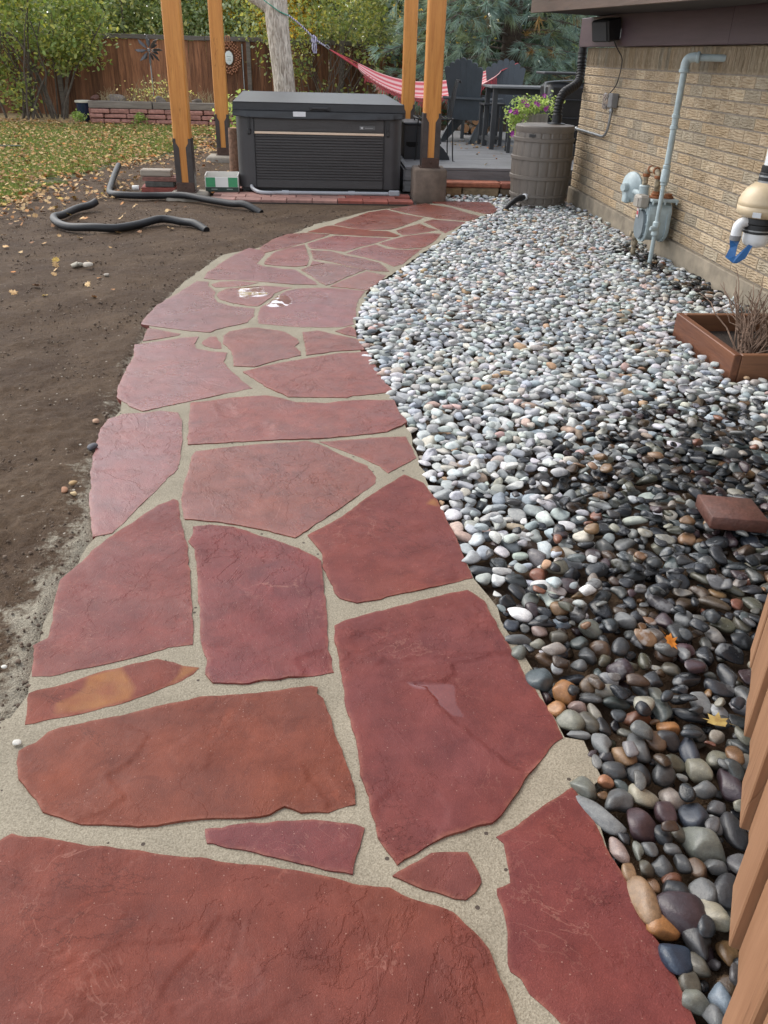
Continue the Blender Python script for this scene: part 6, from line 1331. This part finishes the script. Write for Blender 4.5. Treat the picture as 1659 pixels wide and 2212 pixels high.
while len(pts) < 9500 and tries < 200000:
    tries += 1; y = 7.4+13.4*random.random()**.95; x = -1.2-y*.40*random.random()
    e = x-float(ex_lawn(y)); p = .9 if e < -.2 else (.35 if e < .5 else .03)
    if y < 9.3: p *= .45
    if y > 18.5: p = 1
    p *= .35+.9*float(vn(x*1.3, y*1.3, 301))
    if -1.95 < x < -1.4 and 10.0 < y < 10.7: continue
    if random.random() < p: pts.append((x, y))
for _ in range(70): pts.append((random.uniform(-4.6,-1.9)+.9*random.random(), random.uniform(5.5,9.5)))
for _ in range(45): pts.append((random.uniform(-2.1,-1.25), random.uniform(10.6,13.5)))
DK = [(random.uniform(2.0,3.0), random.uniform(13.0,14.3)) for _ in range(46)]+[(random.uniform(1.3,2.7), random.uniform(11.0,13.2)) for _ in range(14)]
allp = [(x,y,.012+random.uniform(0,.02) if y > 8.2 else .006) for x, y in pts if not (-1.3 < x < .9 and y < 9.9)]+[(x,y,.307) for x, y in DK]
r_ = sorted(range(len(allp)), key=lambda i: allp[i][1]); ind = set(r_[:270])
VV, FF, CC = [], [], []
def lzone(x, y, z):
    if z > .2: return 'on the grey deck boards'
    for nm, qx, qy, rr in (('beside the slab pile',-1.93,10.62,.45),('by the front left pergola post',-1.68,10.2,.5),('beside the cardboard tray',-1.18,10.7,.4),('inside the curl of the nearer black pipe',-2.1,8.45,.42),('beside the nearer black pipe',-2.1,8.3,.75),('beside the farther black pipe',-2.3,10.4,.75)):
        if math.hypot(x-qx, y-qy) < rr: return nm
    e = x-float(ex_lawn(y)); return (('at the front' if y < 9.6 else 'in the middle' if y < 11.5 else 'farther back')+(' on the lawn' if x > -3.6 else ' on the left of the lawn')) if e < -.2 else ('at the ragged lawn edge' if e < .4 else 'on the bare soil')
lv = [[tuple(v.co) for v in m_.vertices] for m_ in LM]; lf_ = [[tuple(p.vertices) for p in m_.polygons] for m_ in LM]; nvt = 0
for i, (x, y, z) in enumerate(allp):
    c, _, nm = random.choices(LC, [q[1] for q in LC])[0]; c = tuple(np.clip(np.array(c)*random.uniform(1.0,1.6),0,.85)); s = random.uniform(.036,.068)*(1. if z < .2 else .8); e = Euler((random.gauss(0,.35), random.gauss(0,.35), random.uniform(0,6.28))); j = i % 6
    if i in ind:
        o = link('fallen_leaf', LM[j], None, None, (x, y, z), e); o.scale = (s,s,s); o.color = (*c,1)
        tag(o, '%s %s fallen leaf lying %s' % ('large' if s > .058 else ('small' if s < .046 else 'medium'), nm, lzone(x,y,z)), 'leaf', 'fallen leaves on lawn, soil and deck')
    else:
        M = np.array(e.to_matrix())*s; w = np.array(lv[j])@M.T+np.array([x,y,z]); VV.append(w); FF += [tuple(q+nvt for q in f) for f in lf_[j]]; nvt += len(w); CC.append(np.tile([*c,1],(len(w),1)))
me = new_mesh('leaf_litter', np.concatenate(VV), FF); attr_col(me, 'Col', np.concatenate(CC)); tag(link('leaf_litter', me, DRYM), 'tan fallen leaves scattered over the back lawn', 'leaves', kind='stuff')
def one_leaf(x, y, z, s, c, e, lab): o = link('fallen_leaf', LM[2], None, None, (x,y,z), e); o.scale = (s,s*.8,s); o.color = (*c,1); tag(o, lab, 'leaf', 'single leaves on the pebbles')
one_leaf(.981,1.79,.055,.048,(.60,.22,.03),(R(10),R(25),R(-60)),'bright orange curled leaf on the dark pebbles left of the gate end')
one_leaf(.978,1.47,.052,.058,(.34,.25,.08),(R(-5),R(8),R(150)),'yellow-brown leaf with a long stalk on the pebbles beside the gate')
r = np.random.default_rng(41); VV, FF = [], []; off = 0; v1, f1 = ico(1)
n = 5200; sy = .85+8.6*r.random(n)**1.7; lx_ = np.interp(sy, [p[1] for p in BED_L[2:]], [p[0] for p in BED_L[2:]]); sx = lx_-.0-r.random(n)**1.3*(.25+sy*.34)
okc = np.ones(n, bool)
for _t, _p in STONES: okc &= ~(inpoly(sx, sy, _p) | (dpoly(sx, sy, _p) < .012))
for i in range(n):
    if not okc[i]: continue
    s = abs(r.normal(0,.0026))+.0014+.0003*sy[i]; w = v1*s*r.uniform(.6,1.3,3)+r.normal(0,s*.18,v1.shape)+np.array([sx[i],sy[i],-.004]); VV.append(w); FF.append(f1+off); off += len(v1)
CR_ = plain('soil_crumb', (.15,.107,.076), .95, .5, 30)
me = np_mesh('soil_crumbs', np.concatenate(VV), np.concatenate(FF)); tag(link('soil_crumbs', me, CR_), 'loose crumbs of dark soil scattered over the bare ground', 'soil', kind='stuff')
SST = plain('pale_small_stone', (.48,.42,.33), .8, .3, 20, objcol=True); smm = [np_mesh('small_stone', *PS[2][i]) for i in range(4)]
for m_ in smm: m_.materials.append(SST)
for i, (x, y, s, c, lab) in enumerate(((-1.81,6.59,.034,(.5,.44,.36),'largest pale stone on the bare soil left of the path'),(-1.881,6.64,.026,(.46,.42,.34),'pale stone just left of the largest one on the soil'),(-1.915,6.61,.03,(.42,.38,.3),'pale stone leftmost of the three together on the soil'),(-1.605,6.3,.018,(.4,.35,.29),'greyish stone alone on the soil below the pale three'),(-.98,2.91,.014,(.40,.26,.12),'tan pebble on the soil close to the mauve flagstone'),(-1.0,2.853,.016,(.36,.18,.1),'orange pebble on the soil close to the mauve flagstone'),(-.955,2.825,.012,(.6,.45,.25),'cream pebble at the right of the tiny group on the soil'),(-.985,3.244,.02,(.12,.12,.13),'dark grey pebble touching the left path edge'),(-1.033,3.52,.016,(.45,.28,.18),'pinkish pebble at the left path edge'),(-.883,1.813,.008,(.6,.58,.52),'tiny white pebble on the soil at the left'),(-.759,1.522,.009,(.65,.62,.55),'white fragment on the sand at the left edge'))):
    o = link('small_stone', smm[i % 4], None, None, (x,y,.004+s*.3), (0,0,i)); o.scale = (s*1.2,s,s*.7); o.color = (*c,1); tag(o, lab, 'stone', 'small stones on the bare soil')
